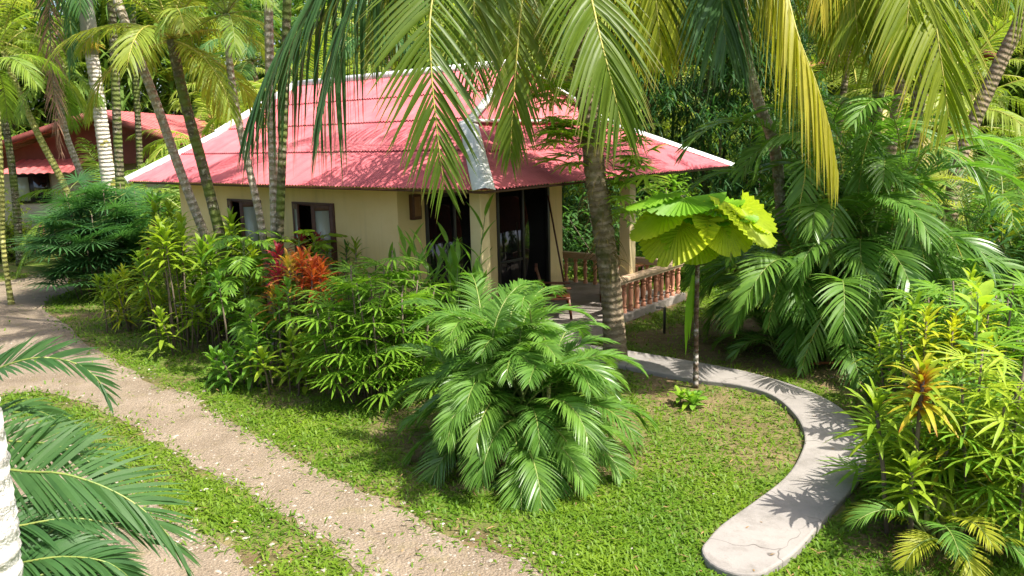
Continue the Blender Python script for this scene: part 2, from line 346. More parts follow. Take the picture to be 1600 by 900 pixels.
INNER = [(1103, 845), (1128, 818), (1180, 781), (1225, 746), (1249, 712), (1257, 680), (1242, 647), (1205, 616), (1150, 600), (1080, 591), (985, 573), (900, 556), (860, 548)]
OUTER = [(1203, 888), (1247, 857), (1300, 797), (1333, 760), (1352, 728), (1350, 685), (1320, 641), (1262, 609), (1180, 583), (1100, 567), (1000, 550), (905, 536), (870, 530)]
PZ = .07
PI_, PO_ = smooth_closed(poly(INNER, PZ), 6, False), smooth_closed(poly(OUTER, PZ), 6, False)
nose_c, nose_a = (PI_[0] + PO_[0]) / 2, (PI_[0] - PO_[0]) / 2
back = norm(PI_[0] + PO_[0] - PI_[6] - PO_[6])
NOSE = np.array([nose_c + nose_a * math.cos(a) + back * .30 * math.sin(a) for a in np.linspace(0, math.pi, 14)[1:-1]])
PATH = np.concatenate([PI_[::-1], NOSE, PO_])

# ground
gx = np.concatenate([[-120, -60, -35], np.arange(-24, 16.01, .25), [25, 60, 120]]); gy = np.concatenate([[-20, 0, 3], np.arange(4.5, 30, .25), [36, 45, 60, 90, 140]])
GX, GY = np.meshgrid(gx, gy)
def vnoise(X, Y, s, seed=0):
    r = np.random.default_rng(seed); T = r.random((64, 64)); x, y = X * s + 1000, Y * s + 1000
    i, j = np.floor(x).astype(int), np.floor(y).astype(int); fx, fy = x - i, y - j; fx = fx * fx * (3 - 2 * fx); fy = fy * fy * (3 - 2 * fy)
    g = lambda a, b: T[a % 64, b % 64]
    return (g(i, j) * (1 - fx) + g(i + 1, j) * fx) * (1 - fy) + (g(i, j + 1) * (1 - fx) + g(i + 1, j + 1) * fx) * fy
# bare earth: right bed, beside the path, foot of the shrubs
BARE = [poly([(985, 520), (1100, 500), (1170, 480), (1420, 520), (1420, 600), (1330, 625), (1260, 600), (1180, 575), (1080, 560), (985, 545)]),
        poly([(1000, 590), (1150, 606), (1215, 630), (1250, 680), (1240, 720), (1190, 770), (1160, 740), (1130, 690), (1060, 665), (1020, 640)]),
        poly([(600, 640), (660, 620), (1010, 640), (1010, 720), (900, 770), (700, 770), (560, 670)]),
        poly([(330, 520), (620, 520), (600, 640), (470, 610), (370, 570)]),
        poly([(1380, 800), (1600, 780), (1600, 900), (1400, 900)])]
def grass_density(X, Y):
    d = .76 + 1.1 * (vnoise(X, Y, .9, 3) - .5) + .8 * (vnoise(X, Y, 3.3, 4) - .5)
    for k, B in enumerate(BARE):
        d = np.where(inside(B, X, Y), d * (.18, .42, .3, .25, .5)[k], d)
    d = np.where(inside(TRACK1, X, Y) | inside(TRACK2, X, Y), np.where(vnoise(X, Y, 2.3, 9) * .6 + vnoise(X, Y, 6.1, 10) * .4 > .66, .05, 0), d)
    d = np.where(inside(PATH, X, Y), 0, d)
    hx, hy = (X + .36), (Y - 11.5)
    u_, v_ = hx * -.784 + hy * .62, hx * .62 + hy * .784
    return np.where((u_ > .35) & (u_ < 10) & (v_ > .45) & (v_ < 8.2), 0, d)
gmb = MB(); idx = np.arange(GX.size).reshape(GX.shape)
gmb.add(np.stack([GX, GY, np.zeros_like(GX)], -1), np.stack([idx[:-1, :-1], idx[:-1, 1:], idx[1:, 1:], idx[1:, :-1]], -1).reshape(-1, 4), tint=np.clip(grass_density(GX, GY) * 1.3, 0, 1).ravel())
ground = put('ground', gmb, M['ground']); ground['kind'] = 'structure'
def sheet(name, P, z, m, jit=.07):
    P = P + U(-jit, jit, P.shape); mb = MB(); T = tessellate_polygon([[Vector((*p, 0)) for p in P]])
    V = np.c_[P, np.full(len(P), z)]; mb.add(V, T=T)
    o = put(name, mb, m, smooth=False); o['kind'] = 'structure'; return o
def up(o):                                  # make a flat sheet face upwards
    if o.data.polygons[0].normal.z < 0: o.data.flip_normals()
for P in (TRACK1, TRACK2): up(sheet('gravel_track', P, .006, M['gravel']))
# concrete path: slab with a worn rounded edge
mb = MB(); k = len(PATH); ctr = PATH
e = np.roll(PATH, -1, 0) - np.roll(PATH, 1, 0); nrm = norm(np.stack([e[:, 1], -e[:, 0]], 1))
area = .5 * np.sum(PATH[:, 0] * np.roll(PATH[:, 1], -1) - np.roll(PATH[:, 0], -1) * PATH[:, 1])
if area > 0: nrm = -nrm
rings = [(0.0, -.05), (0.0, PZ - .018), (.006, PZ - .006), (.02, PZ)]
for ins, z in rings: mb.add(np.c_[PATH + nrm * ins, np.full(k, z)])
for j in range(3):
    i0 = np.arange(k); i1 = (i0 + 1) % k; mb.q.append(np.stack([j * k + i0, j * k + i1, (j + 1) * k + i1, (j + 1) * k + i0], 1)); mb.qm.append(np.zeros(k))
T = tessellate_polygon([[Vector((*p, 0)) for p in PATH]]); mb.t.append(np.array(T) + 3 * k); mb.tm.append(np.zeros(len(T)))
path = put('path', mb, M['path'], smooth=False); path['kind'] = 'structure'
import bmesh
bm = bmesh.new(); bm.from_mesh(path.data); bmesh.ops.recalc_face_normals(bm, faces=bm.faces); bm.to_mesh(path.data); bm.free()

# ------------------------------------------------------------------ the bungalow
CX, CY, EZ = -.36, 11.51, 2.93
AZ = math.atan2(-.62, .784)
house = thing('bungalow', 'cream bungalow with pink corrugated hip roof, white flashing and open veranda at its right', 'house', (CX, CY, 0), AZ)
UL, VL, SG, RV, RU0 = 10.3, 8.7, 2.0, 4.35, 2.7       # eave lengths, gablet inset, ridge position
SL = .5
hz = lambda v: EZ + SL * v
def corr(name, par, lo, hi, across, limlo, limhi, fn, m, lift=0.0):
    """one course of corrugated sheets: `across` runs along the eave, the other way runs up the slope"""
    step = .08 / 6; A = np.arange(across[0], across[1] + step, step)
    l = np.maximum(lo, limlo(A)); h = np.minimum(hi, limhi(A)); ok = h > l + 1e-3
    l, h = np.where(ok, l, 0), np.where(ok, h, 0)
    V = []
    for t in (0, .5, 1):
        V.append(fn(A, l + (h - l) * t, .0125 * np.cos(2 * math.pi * A / .08) + lift + .022 * (1 - t)))
    V = np.stack(V, 1); idx = np.arange(len(A) * 3).reshape(-1, 3); g = ok[:-1] & ok[1:]
    Q = np.concatenate([np.stack([idx[:-1, j], idx[1:, j], idx[1:, j + 1], idx[:-1, j + 1]], -1)[g] for j in (0, 1)])
    mb = MB(); mb.add(V, Q, along=np.repeat(A, 3)); return put(name, mb, m, par)
front = lambda A, b, o: np.stack([-A, b, hz(b) + o], -1)
rear = lambda A, b, o: np.stack([-A, VL - b, hz(b) + o], -1)
side = lambda A, b, o: np.stack([-b, A, hz(b) + o], -1)
limF = lambda A: np.minimum(np.where(A < SG, A, np.where(A < RU0, SG + (A - SG) / (RU0 - SG) * (RV - SG), RV)), np.where(A > 9.65, (UL - A) / (UL - 9.65) * 1.95, RV))
limS = lambda A: np.minimum(np.minimum(A, VL - A), SG)
roof = put('roof', (lambda m_: (m_.box((-9.4, 1.2, EZ + .12), (-2.3, 1.26, EZ + .3)), m_.box((-9.4, VL - 1.26, EZ + .12), (-2.3, VL - 1.2, EZ + .3)), m_)[-1])(MB()), M['wood'], house)   # purlins under the sheets
zero = lambda A: A * 0 - .02
for j, (a, b) in enumerate(((-.02, 1.18), (1.08, 2.25), (2.15, 3.3), (3.2, RV))):
    corr('roof_sheet', roof, a, b, (0, UL), zero, limF, front, M['roof'], .008 * j)
    corr('roof_sheet', roof, a, b, (0, UL), zero, limF, rear, M['roof'], .008 * j)
for j, (a, b) in enumerate(((-.02, 1.12), (1.02, SG))):
    corr('roof_sheet', roof, a, b, (0, VL), zero, limS, side, M['roof'], .008 * j)
# gablet wall and steep left end
mb = MB(); zt = hz(SG)
mb.add([(-SG - .05, SG, zt), (-SG - .05, VL - SG, zt), (-RU0 - .02, RV, hz(RV))], T=[[0, 1, 2]])
mb.add([(-UL, 0, EZ), (-UL, VL, EZ), (-9.65, VL - 1.95, hz(1.95)), (-9.65, 1.95, hz(1.95)), (-9.65, RV, hz(RV))], Q=[[1, 0, 3, 2]], T=[[3, 4, 2]])
put('gable_panel', mb, M['roof'], roof, smooth=False)
def capstrip(name, pts_l, pts_c, pts_r, lift=.035):
    mb = MB(); pl, pc, pr = map(lambda p: np.asarray(p, float), (pts_l, pts_c, pts_r)); n = len(pc)
    rows = [pl + (0, 0, lift * .6), pl + (0, 0, lift), pl * .5 + pc * .5 + (0, 0, lift * 1.5), pc + (0, 0, lift * 2), pr * .5 + pc * .5 + (0, 0, lift * 1.5), pr + (0, 0, lift), pr + (0, 0, lift * .6)]
    V = np.stack(rows, 1); idx = np.arange(n * 7).reshape(n, 7)
    mb.add(V, np.stack([idx[:-1, :-1], idx[:-1, 1:], idx[1:, 1:], idx[1:, :-1]], -1).reshape(-1, 4)); o = put(name, mb, M['white'], roof)
    return o
ts = np.linspace(-.04, 1, 12) * SG; WD = .235
hipL = [(-(t + WD), t, hz(t)) for t in ts]; hipC = [(-t, t, hz(t)) for t in ts]; hipR = [(-t, t + WD, hz(t)) for t in ts]
capstrip('hip_cap', hipL, hipC, hipR, .045)
capstrip('hip_cap', [(-t, VL - t - WD * .7, hz(t)) for t in ts], [(-t, VL - t, hz(t)) for t in ts], [(-(t + WD * .7), VL - t, hz(t)) for t in ts], .045)
mb = MB(); mb.tube([(-9.95, RV, hz(RV) + .02), (-6, RV, hz(RV) + .02), (-RU0 + .12, RV, hz(RV) + .02)], .11, 12); put('ridge_cap', mb, M['white'], roof)
mb = MB(); mb.beam((-SG + .06, SG - .05, zt + .05), (-SG + .06, VL - SG + .05, zt + .05), .20, .05); put('gable_flashing', mb, M['white'], roof, bevel=.012)
mb = MB()
mb.beam((-UL - .03, -.04, EZ + .02), (-9.66, 1.95, hz(1.95) + .03), .07, .16); mb.beam((-9.72, 1.9, hz(1.95) + .03), (-9.9, RV, hz(RV) + .03), .07, .16)
put('barge_board', mb, M['white'], roof, bevel=.01)
mb = MB(); mb.beam((-SG, SG, zt + .03), (-RU0, RV, hz(RV) + .03), .16, .05); mb.beam((-SG, VL - SG, zt + .03), (-RU0, RV, hz(RV) + .03), .16, .05); put('barge_board', mb, M['white'], roof)
# fascia boards behind the scalloped eave
mb = MB(); mb.box((-UL + .1, .05, EZ - .05), (-.05, .08, EZ - .015)); mb.box((-.08, .083, EZ - .05), (-.05, VL - .05, EZ - .015)); put('fascia', mb, M['wood'], roof)

FZ = .16
mb = MB(); mb.box((-9.7, .45, -.1), (-.45, 7.45, FZ)); put('floor_slab', mb, M['slab'], house, bevel=.02)
WV, WU, TOP = .78, 2.62, 3.16
def wall_run(par, holes, a, b, fixed, axis, t=.14, top=TOP):
    """wall along one axis with openings (a0, a1, z0, z1), as boxes butted end to end"""
    mb = MB(); cuts = sorted(holes); x = a
    def bx(a0, a1, z0, z1):
        if a1 - a0 < 1e-4 or z1 - z0 < 1e-4: return
        if axis == 'u': mb.box((-a1, fixed, z0), (-a0, fixed + t, z1))
        else: mb.box((-fixed - t, a0, z0), (-fixed, a1, z1))
    for h in cuts:
        bx(x, h[0], FZ, top); bx(h[0], h[1], FZ, h[2]); bx(h[0], h[1], h[3], top); x = h[1]
    bx(x, b, FZ, top); return put('wall', mb, M['wall'], par, smooth=False)
WIN = [(4.28, 5.52, 1.05, 2.56), (6.55, 7.72, 1.05, 2.56)]
wall_run(house, WIN, WU, 9.6, WV, 'u')
DOORS = [(1.44, 3.05, FZ, 2.72), (3.45, 5.25, FZ, 2.72)]
wall_run(house, DOORS, WV + .14, 5.6, WU, 'v')
mb = MB(); mb.box((-9.6, 5.6, FZ), (-WU, 5.74, TOP)); mb.box((-9.6, .92, FZ), (-9.46, 5.6, TOP))
put('wall', mb, M['wall'], house, smooth=False)
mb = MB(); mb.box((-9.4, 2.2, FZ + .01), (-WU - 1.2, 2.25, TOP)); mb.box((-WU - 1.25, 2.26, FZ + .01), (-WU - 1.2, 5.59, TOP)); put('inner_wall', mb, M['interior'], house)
for a0, a1, z0, z1 in WIN:
    wn = MB(); q = .07
    wn.box((-a1, WV - .03, z0), (-a1 + q, WV + .10, z1)); wn.box((-a0 - q, WV - .03, z0), (-a0, WV + .10, z1))
    wn.box((-a1 + q, WV - .03, z1 - q), (-a0 - q, WV + .10, z1)); wn.box((-a1 + q, WV - .05, z0), (-a0 - q, WV + .10, z0 + q))
    wo = put('window', wn, M['wood'], house, bevel=.006)
    pn = MB(); pn.box((-a1 + q, WV + .06, z0 + q), (-a0 - q, WV + .07, z1 - q)); put('pane_or_fill', pn, M['glass_dark'], wo)  # dark sheet stands in for the unlit room behind the open casements
    sw = .40
    for sgn, hx in ((1, -a1 + .02), (-1, -a0 - .02)):       # casements opened outwards
        fb = MB(); zz0, zz1 = z0 + .02, z1 - .03
        fb.box((0, 0, zz0), (sgn * .07, .04, zz1)); fb.box((sgn * (sw - .07), 0, zz0), (sgn * sw, .04, zz1))
        fb.box((sgn * .07, 0, zz1 - .10), (sgn * (sw - .07), .04, zz1)); fb.box((sgn * .07, 0, zz0), (sgn * (sw - .07), .04, zz0 + .1))
        gl = MB(); gl.box((sgn * .07, .015, zz0 + .1), (sgn * (sw - .07), .025, zz1 - .1))
        Mx = Matrix.Translation((hx, WV - .035, 0)) @ Matrix.Rotation(sgn * math.radians(-24 if sgn > 0 else -38), 4, 'Z')
        so_ = put('sash', fb, M['wood'], wo, Mx, bevel=.005); put('sash_pane', gl, M['glass_pale'], wo, Mx)
for k, (a0, a1, z0, z1) in enumerate(DOORS):
    dr = MB(); q = .08; X = -WU
    dr.box((X - .1, a0, z0), (X + .02, a0 + q, z1)); dr.box((X - .1, a1 - q, z0), (X + .02, a1, z1)); dr.box((X - .1, a0 + q, z1 - q), (X + .02, a1 - q, z1))
    dr.box((X - .07, (a0 + a1) / 2 - .035, z0), (X - .01, (a0 + a1) / 2 + .035, z1 - q)); dr.box((X - .07, a0 + q, z0 + 1.0), (X - .02, (a0 + a1) / 2 - .035, z0 + 1.05))
    do = put('door', dr, M['black'], house, bevel=.006)
    g = MB(); g.box((X - .055, a0 + q, z0), (X - .045, a1 - q, z1 - q)); put('door_pane', g, M['glass_dark'], do)
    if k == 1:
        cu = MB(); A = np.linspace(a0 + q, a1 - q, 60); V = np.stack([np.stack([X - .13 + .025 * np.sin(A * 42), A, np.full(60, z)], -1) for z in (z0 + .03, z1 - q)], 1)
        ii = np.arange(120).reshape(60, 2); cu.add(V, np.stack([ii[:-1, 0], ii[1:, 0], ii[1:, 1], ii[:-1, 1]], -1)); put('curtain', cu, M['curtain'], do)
# wall lamp on the return
lm = MB(); lm.box((-WU + .0, 1.06, 2.30), (-WU + .11, 1.26, 2.74)); lo_ = put('wall_lamp', lm, M['wood'], house, bevel=.008)
lm = MB(); lm.box((-WU + .1, 1.09, 2.36), (-WU + .118, 1.23, 2.70)); put('lamp_shade', lm, M['lampglow'], lo_, bevel=.006)
def column(uu, vv, s, top):
    mb = MB(); mb.box((-uu - s, vv, FZ), (-uu, vv + s, top)); put('column', mb, M['trimcream'], house, bevel=.01)
column(.62, .62, .22, hz(.62) - .02); column(.62, 5.22, .24, hz(.62) - .02); column(4.2, 7.15, .22, hz(1.3))
mb = MB(); mb.box((-1.15, .70, EZ + .02), (-.78, 8.2, EZ + .12)); 
# balustrades
def balustrade(p, q, n, h=.74):
    p, q = np.array(p), np.array(q); mb = MB(); mb.beam((*p, FZ + h - .045), (*q, FZ + h - .045), .17, .09); mb.beam((*p, FZ + h - .12), (*q, FZ + h - .12), .11, .06)
    rail = put('balustrade', mb, M['railpaint'], house, bevel=.012)
    pr = [(0, .052), (.08, .052), (.085, .034), (.11, .034), (.115, .046), (.14, .046), (.15, .032), (.24, .042), (.36, .050), (.44, .040), (.47, .030), (.475, .044), (.50, .044), (.505, .034), (.53, .036), (.535, .052), (.60, .052)]
    b = MB(); b.lathe(pr, 12); me = b.mesh('baluster', M['terra'])
    for i in range(n):
        c = p + (q - p) * (i + .5) / n; link('baluster', me, rail, Matrix.Translation((*c, FZ)))
balustrade((-.56, 4.25), (-.56, 7.4), 12); balustrade((-.66, 7.3), (-4.3, 7.3), 13)
mb = MB(); mb.box((-.75, 2.2, -.02), (-.1, 3.9, .09)); put('step', mb, M['slab'], house, bevel=.02)

# ------------------------------------------------------------------ veranda furniture (stands on the house floor)
def hpt(u, v, z=0):
    m_ = house.matrix_basis if False else Matrix.Translation((CX, CY, 0)) @ Matrix.Rotation(AZ, 4, 'Z'); return np.array(m_ @ Vector((-u, v, z)))
tb = thing('table', 'dark red-brown wooden table on the veranda beside the balustrade', 'table', hpt(1.25, 6.0, FZ), AZ)
mb = MB(); mb.box((-.32, -.45, .72), (.32, .45, .76)); put('tabletop', mb, M['wood_red'], tb, bevel=.01)
lg = MB(); lg.box((-.03, -.03, 0), (.03, .03, .72)); lme = lg.mesh('leg', M['wood_red'])
for x, y in ((-.27, -.4), (.27, -.4), (.27, .4), (-.27, .4)): link('leg', lme, tb, Matrix.Translation((x, y, 0)))
def chair(label, loc, rz, m):
    c = thing('chair', label, 'chair', loc, rz)
    mb = MB(); mb.box((-.27, -.26, .38), (.27, .26, .44)); put('seat', mb, m, c, bevel=.02)
    for k in range(5):
        mb = MB(); x = -.22 + k * .11; mb.beam((x, .25, .45), (x, .40, 1.0), .07, .025, (0, 1, 0)); put('back_slat', mb, m, c)
    mb = MB(); mb.beam((-.29, .40, 1.0), (.29, .40, 1.0), .05, .08); put('back_rail', mb, m, c, bevel=.01)
    for s_ in (-1, 1):
        for y0, y1 in ((-.23, -.27), (.23, .30)):
            mb = MB(); mb.beam((s_ * .25, y0, .40), (s_ * .27, y1, 0), .05, .05, (0, 1, 0)); put('leg', mb, m, c)
        mb = MB(); mb.beam((s_ * .29, -.27, .62), (s_ * .29, .32, .64), .07, .035); put('armrest', mb, m, c, bevel=.008)
chair('red-brown wooden armchair on the veranda behind the feathery palm bush', hpt(1.5, 3.9, FZ), AZ + 2.2, M['wood_red'])
mb = MB(); mb.tube([hpt(1.95, 4.95, FZ), hpt(2.54, 5.1, 2.45)], .02, 8); tag(put('pole', mb, M['wood']), 'dark wooden pole leaning against the end of the veranda wall', 'pole')

# ------------------------------------------------------------------ plant builders
def rachis(e0, e1, L, n=14, p=1.2, side=0.0):
    t = np.linspace(0, 1, n); th = e0 + (e1 - e0) * t ** p; d = L / (n - 1)
    x = np.concatenate([[0], np.cumsum(np.cos(th[:-1]) * d)]); z = np.concatenate([[0], np.cumsum(np.sin(th[:-1]) * d)])
    return np.stack([x, side * t ** 2 * L, z], -1)
def frond(pts, npair=40, ll=.5, wid=.03, a0=1.1, a1=.5, lift=.35, droop=.35, s0=.2, seg=4, thick=.016, jit=.06, B=None, tiplen=.3, mats=1, fold=0, gaps=.03, roll=.55, lift_tip=None):
    """a feather frond along a polyline: stalk (slot 1) and two rows of leaflets (slot 0)"""
    P = np.asarray(pts, float); d = np.concatenate([[0], np.cumsum(np.linalg.norm(np.diff(P, axis=0), axis=1))]); d /= d[-1]
    mb = MB()
    mb.tube(P, np.interp(d, [0, .2, 1], [thick * 1.5, thick, thick * .25]), 5, mat=1, tint=U(0, 1))
    if B is None:
        h = P[-1] - P[0]; h = np.array([h[0], h[1], 0]); B = norm(np.array([-h[1], h[0], 0])) if np.linalg.norm(h) > 1e-3 else np.array([0, 1.0, 0])
    B = np.asarray(B, float)
    T = norm(np.gradient(P, axis=0))
    for sg in (-1, 1):
        s = np.linspace(s0, .995, npair) + U(-.004, .004, npair)
        if gaps: s = s[RNG.random(npair) > gaps]
        n = len(s); c = lambda A: np.stack([np.interp(s, d, A[:, i]) for i in range(3)], -1)
        p, t_ = c(P), norm(c(T)); Nn = norm(np.cross(t_, np.broadcast_to(B, t_.shape))); Nn = Nn
        q = (s - s0) / (1 - s0); a = a0 + (a1 - a0) * q + U(-jit, jit, n)
        lf = lift + ((lift_tip if lift_tip is not None else lift) - lift) * q + U(-jit, jit, n)
        Bs = sg * np.broadcast_to(B, t_.shape)
        D = np.cos(a)[:, None] * t_ + np.sin(a)[:, None] * (Bs * np.cos(lf)[:, None] + Nn * np.sin(lf)[:, None])
        le = ll * np.interp(q, [0, .12, .4, .75, 1], [.55, .85, 1, .78, tiplen]) * U(.92, 1.06, n)
        mb.strips(p, D, t_ + (Nn * U(-roll, roll, n)[:, None]), le, wid * U(.85, 1.1, n) * np.interp(q, [0, .8, 1], [.9, 1, .6]), droop * U(.75, 1.25, n), seg, fold=fold, tint=np.clip(U(0, 1) * .5 + U(0, .6, n), 0, 1))
    return mb
TAU = 2 * math.pi
def upN(B, T): return np.cross(T, B)

def clump(name, label, cat, loc, n, L, mats, seed, e_hi=1.45, e_lo=.75, tip=(-.5, -1.1), ll=.42, wid=.028, npair=42, stalk=.25, group=None, droop=.3, lift=.4, spread=.18, skip=None, canes=0, canemat=None, wild=.25, lshrink=.22, azs=None, zlift=0, stemh=0):
    """clumping feather palm: every frond is a part with a mesh of its own"""
    global RNG; keep = RNG; RNG = np.random.default_rng(seed)
    o = thing(name, label, cat, loc, 0, group)
    for k in range(n):
        f = (k + .5) / n; az = (azs[k % len(azs)] if azs else k * 2.39996) + U(-wild, wild)
        e0 = e_hi + (e_lo - e_hi) * f ** .8 + U(-.08, .08); e1 = tip[0] + (tip[1] - tip[0]) * f + U(-.3, .2)
        Lk = L * (1.0 - lshrink * f) * U(.85, 1.1)
        mb = frond(rachis(e0, e1, Lk, 16, U(1.2, 1.6), U(-.12, .12)), npair, ll * U(.9, 1.1), wid, 1.15, .45, lift, droop, stalk, 4, .013)
        r = spread * math.sqrt(U(0, 1)); a2 = U(0, TAU)
        put('frond', mb, [mats[k % len(mats)], M['rachis_g']], o, frame((r * math.cos(a2), r * math.sin(a2), zlift + stemh * U(.2, 1) * (1.1 - f)), az))
    for k in range(canes):
        r = spread * math.sqrt(U(0, 1)) * 1.2; a2 = U(0, TAU); mb = MB(); hh = U(.5, 1) * max(stemh, .5)
        mb.tube([(r * math.cos(a2), r * math.sin(a2), -.03), (r * math.cos(a2) * 1.2, r * math.sin(a2) * 1.2, hh)], [.028, .022], 7); put('stem', mb, canemat or M['bark_yg'], o)
    RNG = keep; return o

def trunk_mb(pts, r0, r1, sides=10, ring=.11, amp=.05, rings=None, bulge=.3):
    P = smooth_closed(np.asarray(pts, float), 6, False); L = np.linalg.norm(np.diff(P, axis=0), axis=1).sum(); n = rings or max(8, int(L / (ring / 2)))
    d = np.concatenate([[0], np.cumsum(np.linalg.norm(np.diff(P, axis=0), axis=1))]); s = np.linspace(0, d[-1], n)
    Q = np.stack([np.interp(s, d, P[:, i]) for i in range(3)], -1)
    r = r0 + (r1 - r0) * s / d[-1]; r = r * (1 + bulge * np.exp(-s / .35)); r = r * (1 + amp * (np.arange(n) % 2) + U(-.03, .03, n))
    mb = MB(); mb.tube(Q, r, sides); return mb

# shared frond meshes for palms seen further away
def shared(mats, L, kinds, ll, wid, npair, seg=3, droop=.5, lift=.15):
    out = []
    for e0, e1 in kinds: out.append(frond(rachis(e0, e1, L, 10, 1.3), npair, ll, wid, 1.15, .5, lift, droop, .15, seg, .02).mesh('frond', mats))
    return out
KINDS = [(1.25, .2), (.95, -.5), (.6, -1.0), (.25, -1.25), (-.2, -1.45)]
FR = {'g': shared([M['bgleaf'], M['rachis_g']], 2.6, KINDS, .62, .05, 34), 'y': shared([M['bgleaf_y'], M['rachis']], 2.6, KINDS, .62, .05, 34),
      'd': shared([M['bgleaf_d'], M['rachis_g']], 2.6, KINDS, .62, .05, 34), 'coco': shared([M['coco'], M['rachis']], 4.2, KINDS[:4], 1.05, .05, 55, 3, .7, .1),
      'lime': shared([M['coco_lime'], M['rachis']], 3.8, KINDS[:4], 1.0, .05, 50, 3, .7, .1)}
def crown(o, top, key, n, sc, seed, azr=(0, TAU), tint=None):
    r = random.Random(seed); ks = FR[key]; m_ = len(ks)
    for k in range(n):
        f = k / max(1, n - 1); j = min(m_ - 1, int(f * m_)); az = azr[0] + (k * 2.39996 % TAU) / TAU * (azr[1] - azr[0]) + r.uniform(-.2, .2)
        link('frond', ks[j], o, frame(top, az, r.uniform(-.12, .12), r.uniform(-.15, .15), sc * r.uniform(.85, 1.12)))
def palm(name, label, pts, r0, r1, bark, key, n, sc, seed, group=None, cat='palm', **kw):
    """single-trunk feather palm: pts from the foot to the crown in place coordinates"""
    pts = [np.asarray(p, float) for p in pts]; b = pts[0]; o = thing(name, label, cat, b, 0, group); loc = [p - b for p in pts]
    put('trunk', trunk_mb(loc, r0, r1, **kw), bark, o)
    if n: crown(o, loc[-1], key, n, sc, seed)
    return o

# ------------------------------------------------------------------ coconut palm before the veranda
CB = at(962, 566); cdepth = CB[1]
ctop = far(888, -95, cdepth - .2)
coco = palm('coconut_palm', 'coconut palm with climber-covered trunk between the veranda and the feathery bush', [CB - (0, 0, .03), far(956, 470, cdepth), far(944, 370, cdepth), far(930, 270, cdepth), far(922, 190, cdepth), far(905, 60, cdepth), ctop], .17, .16, M['bark_coco'], 'coco', 0, 1, 5, ring=.16, amp=.06, bulge=.35)
def cocofrond(par, px, mats, npair=60, ll=1.0, wid=.045, droop=.75, lift=.0, a0=1.15, a1=.35, s0=.12, B=None, seg=5, **kw):
    """px: (pixel x, pixel y, distance) along the stalk, from the crown out"""
    P = smooth_closed(np.array([far(x, y, Y) for x, y, Y in px]), 5, False) - np.array(par.location)
    put('frond', frond(P, npair, ll, wid, a0, a1, lift, droop, s0, seg, .022, B=B, fold=.3, **kw), mats, par)
G_, D_, Y_, L_ = [M['coco'], M['rachis']], [M['coco_dark'], M['rachis_g']], [M['coco_yel'], M['rachis']], [M['coco_lime'], M['rachis']]
d0 = cdepth - .2
cocofrond(coco, [(888, -95, d0), (790, -150, d0 - .8), (705, -95, d0 - 1.6), (674, 10, d0 - 2.2), (674, 110, d0 - 2.5), (684, 215, d0 - 2.6), (694, 290, d0 - 2.6)], G_, 60, 1.28, .058, .20, B=(1, .1, 0), a0=1.15, a1=.40)
cocofrond(coco, [(888, -95, d0), (905, -70, d0 - .8), (922, -10, d0 - 1.5), (938, 60, d0 - 1.9), (955, 125, d0 - 2.1), (972, 200, d0 - 2.2)], G_, 54, 1.15, .066, .45, B=(1, .3, 0), a0=1.05, a1=.28)
cocofrond(coco, [(888, -95, d0), (740, -190, d0 - .6), (630, -120, d0 - 1.1), (560, -10, d0 - 1.4), (518, 110, d0 - 1.5), (496, 215, d0 - 1.5)], D_, 56, 1.15, .065, 1.0, B=(.3, 1, 0), a0=1.25, a1=.3)
cocofrond(coco, [(888, -95, d0), (740, -180, d0 + .1), (600, -110, d0), (505, -15, d0 - .2), (440, 80, d0 - .3), (392, 185, d0 - .3)], D_, 66, 1.5, .068, 1.05, B=(.25, 1, 0), a0=1.3, a1=.35)
cocofrond(coco, [(888, -95, d0), (840, -100, d0 + .6), (812, -30, d0 + 1.0), (806, 70, d0 + 1.2), (802, 160, d0 + 1.2), (798, 225, d0 + 1.2)], G_, 50, .85, .045, .45, B=(1, 0, 0), a0=1.1, a1=.25)
cocofrond(coco, [(888, -95, d0), (960, -120, d0 + .2), (1020, -70, d0 + .2), (1050, 10, d0 + .2), (1062, 80, d0 + .2)], L_, 46, .85, .045, .5, B=(.8, .5, 0))
cocofrond(coco, [(888, -95, d0), (850, -60, d0 + 1.0), (842, 20, d0 + 1.8), (850, 100, d0 + 2.1), (866, 160, d0 + 2.2)], G_, 46, .8, .045, .5, B=(.9, .2, 0))
cocofrond(coco, [(888, -95, d0), (950, -80, d0 + 1.0), (985, 10, d0 + 1.6), (1000, 110, d0 + 1.8)], L_, 44, .8, .045, .5, B=(.9, .2, 0))
cocofrond(coco, [(888, -95, d0), (760, -130, d0 - .3), (650, -80, d0 - .4), (600, 10, d0 - .4), (580, 90, d0 - .4)], G_, 50, .9, .045, .6, B=(.7, .6, 0))
cocofrond(coco, [(888, -95, d0), (835, -140, d0 - 1.0), (768, -100, d0 - 1.7), (742, -10, d0 - 2.0), (744, 70, d0 - 2.1), (748, 130, d0 - 2.1)], G_, 48, .95, .055, .35, B=(1, .1, 0), a1=.35)
cocofrond(coco, [(888, -95, d0), (845, -90, d0 - .9), (818, -10, d0 - 1.3), (808, 80, d0 - 1.5), (801, 170, d0 - 1.6), (797, 245, d0 - 1.6)], G_, 48, .85, .06, .4, B=(1, .2, 0), a1=.3)
cocofrond(coco, [(888, -95, d0), (975, -120, d0 - .8), (1015, -50, d0 - 1.1), (1028, 30, d0 - 1.2), (1034, 95, d0 - 1.2)], L_, 42, .9, .06, .5, B=(1, .2, 0), a1=.35)
crown(coco, ctop - CB, 'coco', 6, .95, 12)
